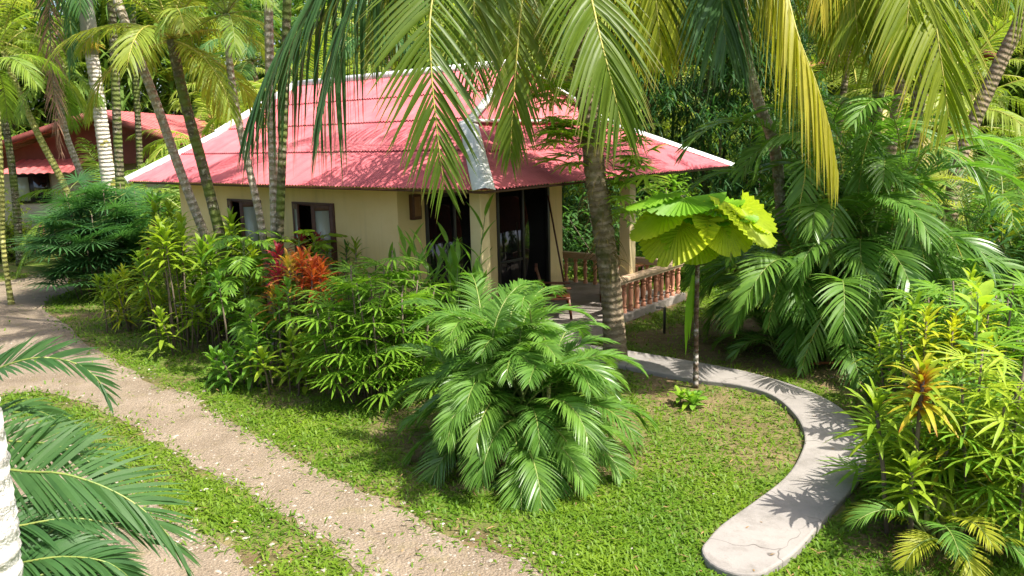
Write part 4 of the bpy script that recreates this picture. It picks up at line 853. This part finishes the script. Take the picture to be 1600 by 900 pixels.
lfrond([(-60, 900, 4.6), (30, 880, 4.5), (100, 870, 4.5), (170, 880, 4.5), (220, 920, 4.6)], 44, .42, .028, .35, B=(-.2, .9, .3))
lfrond([(-80, 800, 5.0), (10, 790, 5.3), (80, 810, 5.5), (140, 850, 5.6), (170, 900, 5.6)], 44, .42, .028, .3)
lfrond([(-100, 600, 5.2), (-40, 500, 5.2), (20, 455, 5.2), (60, 470, 5.2)], 40, .35, .03, .2, B=(-.2, .9, .2)) if False else None
lfrond([(-60, 950, 4.6), (60, 900, 4.8), (140, 880, 5.0), (200, 900, 5.1)], 44, .45, .03, .3, B=(-.3, .9, .3))
lfrond([(-80, 700, 5.2), (20, 690, 5.2), (100, 700, 5.2), (160, 740, 5.2), (190, 790, 5.2)], 48, .45, .032, .2, B=(-.3, .75, .5), lift=.15)
lfrond([(-70, 860, 5.4), (60, 850, 5.6), (150, 870, 5.8), (210, 905, 5.8)], 44, .45, .03, .25, B=(-.3, .8, .4))
for k in range(24):
    mb = frond(rachis(U(.9, 1.4), U(-1.1, -.4), U(1.5, 2.0), 14, 1.4), 40, .42, .028, 1.15, .45, .35, .3, .25, 4, .013); put('frond', mb, BL, pal, frame((U(-.2, .2), U(-.2, .2), 0), k * 2.4))

# ------------------------------------------------------------------ slender palms at the left
def px_palm(label, px, Y, r0, r1, bark, key, n, sc, seed, group=None, name='palm_tree', **kw):
    pts = [far(x, y, Y) for x, y in px]; f = pts[0].copy(); f[2] = -.03
    if pts[0][2] > .1: pts = [f + (pts[0] - pts[1]) * .0] + pts
    else: pts[0] = f
    return palm(name, label, pts, r0, r1, bark, key, n, sc, seed, group, **kw)
ag = palm('areca_nut_palm', 'pale ringed palm trunk with patches of lichen at left, green shaft on top', [at(188, 432) - (0, 0, .03), far(178, 350, at(188, 432)[1]), far(163, 230, at(188, 432)[1]), far(150, 130, at(188, 432)[1]), far(143, 84, at(188, 432)[1])], .20, .165, M['bark_moss'], 'g', 0, 1, 1, ring=.14, sides=12)
agl = np.array(ag.location); agY = at(188, 432)[1]
mb = MB(); mb.tube([far(143, 86, agY) - agl, far(138, 40, agY) - agl, far(130, -10, agY) - agl, far(122, -60, agY) - agl], [.19, .21, .20, .12], 12); put('crownshaft', mb, M['shaft'], ag)
mb = MB(); c0 = far(146, 72, agY - .2) - agl
for k in range(16):
    a = U(0, TAU); d_ = np.array([math.cos(a), math.sin(a) * .5 - .3, U(-.4, .6)]); L_k = U(.3, .55); mb.tube([c0, c0 + d_ * L_k * .5, c0 + d_ * L_k - (0, 0, .12)], [.016, .012, .005], 4)
    for j in range(3): q = c0 + d_ * L_k * U(.35, .9); mb.tube([q, q + U(-.16, .16, 3) - (0, 0, .05)], [.010, .004], 4)
put('flower_spike', mb, M['inflor'], ag)
crown(ag, far(118, -90, agY) - agl, 'd', 12, 1.15, 77)
def hang(par, px, mats, **kw):
    P = smooth_closed(np.array([far(x, y, Y) for x, y, Y in px]), 5, False) - np.array(par.location); put('frond', frond(P, **kw), mats, par)
hang(ag, [(118, -90, agY), (90, -60, agY - 1), (108, 20, agY - 1.4), (112, 80, agY - 1.5), (110, 120, agY - 1.5)], [M['areca_blue'], M['rachis_g']], npair=40, ll=.55, wid=.05, a0=.7, a1=.25, droop=.4, lift=0, s0=.2, B=(1, 0, 0))
hang(ag, [(118, -90, agY), (80, -70, agY - .5), (78, 40, agY - .7), (84, 140, agY - .8), (95, 238, agY - .8)], [M['dead'], M['stem']], npair=64, ll=.62, wid=.03, a0=.85, a1=.3, droop=.6, lift=0, s0=.12, B=(1, 0.2, 0), jit=.25)
px_palm('grey ringed palm trunk leaning right across the left end of the roof', [(372, 500), (345, 430), (290, 290), (240, 150), (205, 60), (170, -40), (120, -220)], 15.2, .085, .075, M['bark_grey'], 'g', 11, 1.0, 101, bulge=.15)
px_palm('dark mossy palm trunk with drooping yellow-green crown before the left end of the roof', [(372, 500), (352, 400), (318, 265), (288, 155), (268, 62)], 14.6, .10, .085, M['bark_dark'], 'y', 20, .82, 102, bulge=.15)
px_palm('slim brown palm trunk crossing the first window', [(425, 480), (408, 350), (375, 200), (360, 110), (354, 22)], 14.2, .068, .055, M['bark_grey'], 'g', 12, .55, 103, bulge=.1)
px_palm('straight grey-spotted palm trunk between the two windows, left of a pair', [(432, 480), (430, 370), (426, 240), (421, 90), (415, -260)], 14.0, .075, .07, M['bark_grey'], 'coco', 6, .6, 104, bulge=.1)
px_palm('straight mossy palm trunk between the two windows, right of a pair', [(436, 480), (437, 370), (441, 240), (446, 90), (456, -240)], 13.8, .072, .066, M['bark_dark'], 'coco', 5, .6, 105, bulge=.1)
px_palm('thin dark spotted trunk right behind the pale lichened trunk', [(196, 440), (190, 330), (184, 220), (178, 80), (170, -60)], 22, .12, .10, M['bark_dark'], 'd', 10, 1.1, 106)
px_palm('yellow-green cane palm leaning over the neighbouring porch', [(112, 330), (98, 285), (62, 215), (28, 140), (5, 80)], 23, .10, .08, M['bark_yg'], 'y', 9, .9, 107, name='cane_palm')
px_palm('pale cane palm leaning left beside the blue-green bush', [(140, 330), (133, 290), (118, 250), (102, 205), (85, 120)], 23.5, .10, .08, M['bark_grey'], 'g', 8, .8, 108, name='cane_palm')
px_palm('slim dark trunk above the neighbouring roof right slope', [(222, 330), (216, 200), (210, 80), (205, -40)], 27, .10, .09, M['bark_dark'], 'g', 10, 1.2, 109)
px_palm('bare cane at the far left edge before the neighbouring house', [(5, 385), (3, 300), (-2, 200), (-10, 100)], 19, .06, .05, M['bark_yg'], 'g', 8, .7, 110, name='cane_palm')
# right side trunks
px_palm('ringed brown palm trunk leaning at the upper right corner', [(1490, 290), (1512, 215), (1555, 115), (1600, 20), (1640, -80)], 17, .15, .13, M['bark_coco'], 'g', 8, 1.0, 120)
px_palm('dark palm trunk behind the leaning one, upper right', [(1420, 290), (1432, 170), (1458, 75), (1484, -10), (1510, -90)], 19, .16, .14, M['bark_dark'], 'd', 8, 1.2, 121)
px_palm('brown mossy palm trunk rising from the middle of the right-hand clump', [(1385, 300), (1398, 190), (1412, 110), (1420, 30), (1424, -60)], 14.8, .10, .09, M['bark_coco'], 'd', 6, .8, 122)

# ------------------------------------------------------------------ neighbouring houses
def neighbour(label, px_peak, px_l, px_r, Y, depth, wallm, name='house'):
    pk, l_, r_ = far(*px_peak, Y), far(*px_l, Y), far(*px_r, Y); b = np.array([pk[0], Y, 0]); o = thing(name, label, 'house', b)
    pk, l_, r_ = pk - b, l_ - b, r_ - b
    for nm, e_ in (('roof', l_), ('roof', r_)):
        mb = MB(); n = 40
        for k in range(n):                                   # tiled slope with raised pan edges
            y0, y1 = depth * k / n, depth * (k + 1) / n
            mb.beam(pk + (0, y0 + depth / n / 2, 0), e_ + (0, y0 + depth / n / 2, 0), depth / n * .98, .05 + .03 * (k % 2))
        rf = put(nm, mb, M['roof_far'], o, smooth=False)
        bb = MB(); bb.beam(pk + (0, -.04, -.10), e_ + (0, -.04, -.10), .06, .22); put('barge_board', bb, M['redpaint'], rf)
    return o, pk, l_, r_
nh, pk, l_, r_ = neighbour('neighbouring bungalow with dark red gable and tiled porch roof at far left', (146, 172), (-110, 258), (345, 243), 30, 9, None)
s0_ = np.array(nh.location)
def loc_(x, y, Y): return far(x, y, Y) - s0_
gw = MB(); zb = loc_(60, 250, 31)[2]; gw.add([(l_[0] + .4, 1.2, l_[2] - .2), (r_[0] - .4, 1.2, r_[2] - .2), (0, 1.2, pk[2] - .15)], T=[[0, 1, 2]])
put('gable_wall', gw, M['redpaint'], nh, smooth=False)
mb = MB(); mb.box((l_[0] + .8, 2.2, 0), (r_[0] - 1.0, 2.4, l_[2] + .2)); put('wall', mb, simple('far_cream_wall', (.48, .40, .30), (.55, .46, .36)), nh)
wl = loc_(22, 300, 32.1); wr = loc_(78, 300, 32.1)
mb = MB(); zt_, zb_ = loc_(50, 272, 32.1)[2], loc_(50, 318, 32.1)[2]; mb.box((wl[0], 2.10, zb_), (wr[0], 2.17, zt_)); wd = put('window', mb, M['black'], nh)
for k in range(2):
    mb = MB(); a_, b_ = wl[0] + .12 + k * (wr[0] - wl[0]) / 2, wl[0] + (k + 1) * (wr[0] - wl[0]) / 2 - .08; mb.box((a_, 2.07, zb_ + .12), (b_, 2.09, zt_ - .12)); put('pane_or_fill', mb, M['glass_dark'] if k else M['glass_pale'], wd)
pa, pb = loc_(12, 255, 30.5), loc_(126, 250, 30.5)
cn = MB(); n = 48; xs = np.linspace(pa[0], pb[0], n); zz = .05 * np.abs(np.sin(np.linspace(0, 9 * math.pi, n)))
V = np.stack([np.stack([xs, np.full(n, -.4), loc_(60, 272, 29.6)[2] + zz], -1), np.stack([xs, np.full(n, 2.1), loc_(60, 250, 30.5)[2] + .25 + zz], -1)], 1)
ii = np.arange(2 * n).reshape(n, 2); cn.add(V, np.stack([ii[:-1, 0], ii[1:, 0], ii[1:, 1], ii[:-1, 1]], -1)); put('porch_roof', cn, M['roof_far'], nh)
mb = MB(); mb.box((l_[0] + .6, -.5, 0), (loc_(110, 385, 29.5)[0], 2.19, .16)); put('porch_floor', mb, M['slab'], nh, bevel=.02)
mb = MB(); mb.box((loc_(20, 385, 28.5)[0], -1.1, 0), (loc_(68, 385, 28.5)[0], -.52, .12)); put('step', mb, M['path'], nh, bevel=.02)
mb = MB(); c_ = loc_(68, 350, 30); mb.box((c_[0] - .06, -.2, .16), (c_[0] + .06, -.08, .9)); put('railing_post', mb, M['terra'], nh)
chair('black chair on the neighbouring porch at the far left edge', (far(6, 370, 30.6)[0], 30.7, .16), 2.6, M['black'])
nb, _, _, _ = neighbour('pink tiled roof of a second bungalow behind the left end of the roof', (318, 178), (250, 214), (420, 240), 42, 8, None)
mb = MB(); mb.box((-2.5, .5, 0), (2.5, 6, 3.0)); put('wall', mb, M['wall'], nb)
nb2, _, _, _ = neighbour('red-roofed house glimpsed behind the palms at upper right', (1440, 40), (1310, 95), (1570, 90), 36, 8, None)
mb = MB(); mb.box((-3.0, .6, 0), (3.0, 7, 5.2)); put('wall', mb, M['wall'], nb2)
for k in range(3):
    mb = MB(); mb.box((-2.2 + k * 1.7, .55, 3.4), (-1.2 + k * 1.7, .6, 4.8)); put('window', mb, M['wood'], nb2)

# ------------------------------------------------------------------ bamboo behind the bungalow
bb0 = far(1075, 330, 25); bam = thing('bamboo_clump', 'dark dense bamboo behind the right hip of the roof', 'bamboo', (bb0[0], 25, 0))
for k in range(26):
    x, y = U(-3.2, 3.0), U(-1.2, 1.6); hh = U(6, 9.5); mb = MB(); mb.tube([(x, y, -.03), (x + U(-.2, .2), y, hh * .5), (x + U(-1, 1), y - U(0, .8), hh)], [.045, .04, .015], 6); put('cane', mb, M['bark_dark'], bam)
mb = MB(); n = 26000; P = np.stack([U(-4.0, 3.6, n), U(-2.0, 1.5, n), U(.4, 9.2, n)], -1); a = U(0, TAU, n)
cl = np.stack([U(-4.0, 3.6, 900), U(-2.0, 1.5, 900), U(.2, 9.4, 900)], -1); P = cl[RNG.integers(0, 900, n)] + RNG.normal(0, .22, (n, 3))
mb.strips(P, np.stack([np.cos(a), np.sin(a), U(-.9, .1, n)], -1), np.stack([-np.sin(a), np.cos(a), np.zeros(n)], -1), U(.28, .5, n), .05, .25, 3); put('foliage', mb, M['bamboo'], bam)

# ------------------------------------------------------------------ the grove behind
g = random.Random(11); spots = []
for i in range(900):
    if len(spots) >= 74: break
    Y = g.uniform(24, 46); x = g.uniform(-.66, .66) * Y
    u_, v_ = (x - CX) * -.784 + (Y - CY) * .62, (x - CX) * .62 + (Y - CY) * .784
    if -2 < u_ < 12.5 and -3 < v_ < 11: continue
    if -25 < x < -10 and 26 < Y < 42: continue
    if all((x - a) ** 2 + (Y - b) ** 2 > 5.5 for a, b in spots): spots.append((x, Y))
WHERE = ((-.42, 'above the neighbouring porch at far left'), (-.27, 'above the left tip of the roof'), (-.12, 'behind the left half of the roof ridge'), (.02, 'behind the right half of the roof ridge'), (.14, 'behind the coconut crown'), (.28, 'beside the bamboo'), (.35, 'behind the left part of the right-hand clump'), (.42, 'behind the right part of the right-hand clump'), (.48, 'behind the trunk leaning at upper right'), (.55, 'near the right edge'), (9, 'at the far right edge'))
for k, (x, Y) in enumerate(spots):
    h = g.uniform(.8, 8.3) if k % 3 else g.uniform(.6, 2.5); key = 'gyygyd'[k % 6]; wh = next(w_ for lim, w_ in WHERE if x / Y < lim)
    lab = ('tall ' if h > 5 else 'mid-height ' if h > 2.5 else 'low ') + {'g': 'green', 'y': 'yellow-green', 'd': 'dark'}[key] + ((' grey-trunked', ' dark-trunked', ' brown-trunked')[k % 3] if h > 2.5 else '') + ' palm ' + ('far back' if Y > 35 else 'in front') + ' in grove ' + wh
    palm('palm_tree', lab, [(x, Y, -.03), (x + g.uniform(-.2, .2), Y, h * .5), (x + g.uniform(-.5, .5), Y, h)], .12, .09, M[('bark_grey', 'bark_dark', 'bark_coco')[k % 3]], key, 18, g.uniform(1.15, 1.65), 200 + k, group='palms of the grove behind', sides=7, rings=24)
# undergrowth along the grove: bushes one can tell apart
def bush(label, x, Y, r, h, m, seed, leaf=.3, wid=.09, n=900, group=None):
    global RNG; keep = RNG; RNG = np.random.default_rng(seed); o = thing('bush', label, 'bush', (x, Y, 0), 0, group)
    mb = MB()
    for k in range(7): a = U(0, TAU); mb.tube([(0, 0, -.02), (r * .3 * math.cos(a), r * .3 * math.sin(a), h * .4), (r * .7 * math.cos(a), r * .7 * math.sin(a), h * U(.6, .9))], [.03, .02, .008], 5)
    put('stem', mb, M['stem'], o)
    nc = 60; c = norm(RNG.normal(0, 1, (nc, 3))) * U(.45, 1, nc)[:, None] * (r, r, h * .55) + (0, 0, h * .55); P = c[RNG.integers(0, nc, n)] + RNG.normal(0, .16 * r, (n, 3)); P[:, 2] = np.abs(P[:, 2]); a = U(0, TAU, n)
    mb = MB(); mb.strips(P, np.stack([np.cos(a), np.sin(a), U(-.5, .8, n)], -1), np.stack([-np.sin(a), np.cos(a), np.zeros(n)], -1), leaf * U(.7, 1.2, n), wid, .35, 3, prof=([0, .3, .6, 1], [.2, 1, .8, .05])); put('foliage', mb, m, o); RNG = keep
BK = {'a': ('light green leafy bush in the undergrowth', M['bgleaf']), 'b': ('yellowish leafy bush in the undergrowth', M['bgleaf_y']), 'c': ('dark green leafy bush in the undergrowth', M['bgleaf_d'])}
kk = 0
for x, Y in [(-20, 24), (-17.5, 27), (-12.5, 24.5), (-10.5, 26), (-8, 27), (-5, 28), (-2, 27), (1, 26), (8.5, 24), (10.5, 22), (12.5, 20), (9, 18), (11, 16.5), (13, 18), (15, 21), (14, 24), (17, 26), (6.5, 22.5), (8, 20.5), (12, 14), (9.2, 13.2), (-24, 28), (4, 24.5), (2.5, 22), (5.5, 20)]:
    q = 'abc'[kk % 3]; bush(BK[q][0].replace('in the undergrowth', ('far back' if Y > 24 else 'well forward') + ' in undergrowth ' + next(w_ for lim, w_ in WHERE if x / Y < lim)), x, Y, g.uniform(1.0, 1.7), g.uniform(1.4, 3.0), BK[q][1], 300 + kk, group=BK[q][0].split(' in ')[0] + 'es of the undergrowth'); kk += 1
p = at(20, 405); bush('bright yellow-green bush on the lawn before the neighbouring porch', p[0], p[1], 1.2, 1.25, M['bgleaf_y'], 400, n=900)
p = at(930, 400); bush('leafy bush seen through the open veranda', 3.9, 20.6, 1.1, 2.6, M['rhapis'], 401, n=900)
# far wood that closes the view
mb = MB(); n = 110000; nc = 1500; ang = U(-.75, .75, nc); R_ = U(46, 66, nc); hgt = np.abs(RNG.normal(0, 1, nc)) * 3 + U(0, 13, nc)
c = np.stack([np.sin(ang) * R_, np.cos(ang) * R_, hgt * .9], -1); P = c[RNG.integers(0, nc, n)] + RNG.normal(0, .9, (n, 3)); P[:, 2] = np.abs(P[:, 2]); a = U(0, TAU, n)
mb.strips(P, np.stack([np.cos(a), np.sin(a), U(-.9, .7, n)], -1), np.stack([-np.sin(a), np.cos(a), np.zeros(n)], -1), U(.8, 1.8, n), .22, .4, 2)
o = put('wood', mb, M['wood_mass']); o['kind'] = 'stuff'; o['label'] = 'far tropical wood closing the view behind the palm grove'

# ------------------------------------------------------------------ lawn blades, pebbles, litter
def scatter(n, ymin, ymax, power=1.0):
    Y = ymin + (ymax - ymin) * U(0, 1, n) ** power; X = U(-.72, .70, n) * Y; return X, Y
X, Y = scatter(260000, 5.6, 24, 1.5); d = np.where(inside(PATH, X, Y), 0, grass_density(X + RNG.normal(0, .11, len(X)), Y + RNG.normal(0, .11, len(X)))); k = RNG.random(len(X)) < np.clip(d, 0, 1); X, Y = X[k], Y[k]; n = len(X)
# blades stand in tufts
tj = RNG.normal(0, .03, (n, 2)); a = U(0, TAU, n); e = U(.15, 1.25, n); sc = 1 + np.clip((Y - 8) / 14, 0, 1)
mb = MB(); tn = np.clip(vnoise(X, Y, 1.4, 5) * .8 + U(-.25, .35, n), 0, 1)
mb.strips(np.stack([X + tj[:, 0], Y + tj[:, 1], np.full(n, .003)], -1), np.stack([np.cos(a) * np.cos(e), np.sin(a) * np.cos(e), np.sin(e)], -1), np.stack([-np.sin(a), np.cos(a), np.zeros(n)], -1),
          U(.05, .15, n) * sc ** .3, U(.010, .024, n) * sc, .5, 2, tint=tn, prof=([0, .5, 1], [.7, 1, .08]))
o = put('grass', mb, M['grass']); o['kind'] = 'stuff'; o['label'] = 'short leafy grass of the lawn'
def stones(name, X, Y, z, r, m, label):
    n = len(X); mb = MB(); V0 = np.array([(1, 0, 0), (0, 1, 0), (-1, 0, 0), (0, -1, 0), (0, 0, .7), (.6, .6, .35), (-.6, .6, .3), (-.6, -.6, .35), (.6, -.6, .3)], float)
    a = U(0, TAU, n); S = np.stack([r * U(.7, 1.4, n), r * U(.6, 1.0, n), r * U(.4, .9, n)], -1)
    W = V0[None] * S[:, None]; c_, s_ = np.cos(a)[:, None], np.sin(a)[:, None]; V = np.stack([W[..., 0] * c_ - W[..., 1] * s_ + X[:, None], W[..., 0] * s_ + W[..., 1] * c_ + Y[:, None], W[..., 2] + z], -1)
    Tt = np.array([(0, 5, 4), (5, 1, 4), (1, 6, 4), (6, 2, 4), (2, 7, 4), (7, 3, 4), (3, 8, 4), (8, 0, 4), (0, 1, 5), (1, 2, 6), (2, 3, 7), (3, 0, 8)])
    mb.add(V.reshape(-1, 3), T=(Tt[None] + np.arange(n)[:, None, None] * 9).reshape(-1, 3), tint=np.repeat(U(0, 1, n), 9)); o = put(name, mb, m, smooth=False); o['kind'] = 'stuff'; o['label'] = label
X, Y = scatter(60000, 5.6, 16, 1.6); tr = inside(TRACK1, X, Y) | inside(TRACK2, X, Y); pk_ = np.where(tr, .50 * vnoise(X, Y, 1.7, 8), .012); k = RNG.random(len(X)) < pk_; X, Y = X[k], Y[k]
def pebble_mat():
    m, t, bs = mat('pebble_stone'); c = mixc(t, attr(t, 'tint'), (.16, .125, .09), (.46, .41, .345)); t.links.new(c, bs.inputs['Base Color']); bs.inputs['Roughness'].default_value = .9; return m
stones('pebbles', X, Y, .004, .006 + .016 * RNG.random(len(X)) ** 4, pebble_mat(), 'small pale pebbles strewn over the gravel drive')
X, Y = scatter(26000, 5.6, 14, 1.4); e1 = inside(TRACK1, X, Y) | inside(TRACK2, X, Y); e2 = inside(TRACK1, X + .22, Y + .22) | inside(TRACK2, X + .22, Y + .22); e3 = inside(TRACK1, X - .22, Y - .22) | inside(TRACK2, X - .22, Y - .22); k = (e2 != e3) & (RNG.random(len(X)) < .16); X, Y = X[k], Y[k]
stones('stones', X, Y, .002, .010 + .030 * RNG.random(len(X)) ** 3, pebble_mat(), 'coarser pale stones along the edges of the gravel drive')
X, Y = scatter(900, 5.8, 16, 1.2); d = grass_density(X, Y); ip = inside(PATH, X, Y); k = (d > .01) | (ip & (RNG.random(len(X)) < .5)); X, Y, ip = X[k], Y[k], ip[k]; n = len(X); a = U(0, TAU, n); mb = MB()
mb.strips(np.stack([X, Y, np.where(ip, .076, U(.03, .09, n))], -1), np.stack([np.cos(a), np.sin(a), U(-.1, .2, n)], -1), np.stack([-np.sin(a), np.cos(a), U(-.3, .3, n)], -1), U(.03, .12, n), U(.006, .02, n), .15, 3, prof=([0, .4, 1], [.3, 1, .1]))
o = put('leaf_litter', mb, leaf_mat('litter', (.12, .075, .04), (.30, .22, .12), trans=.1, rough=.8)); o['kind'] = 'stuff'; o['label'] = 'dry fallen leaf bits on the lawn and bare earth'
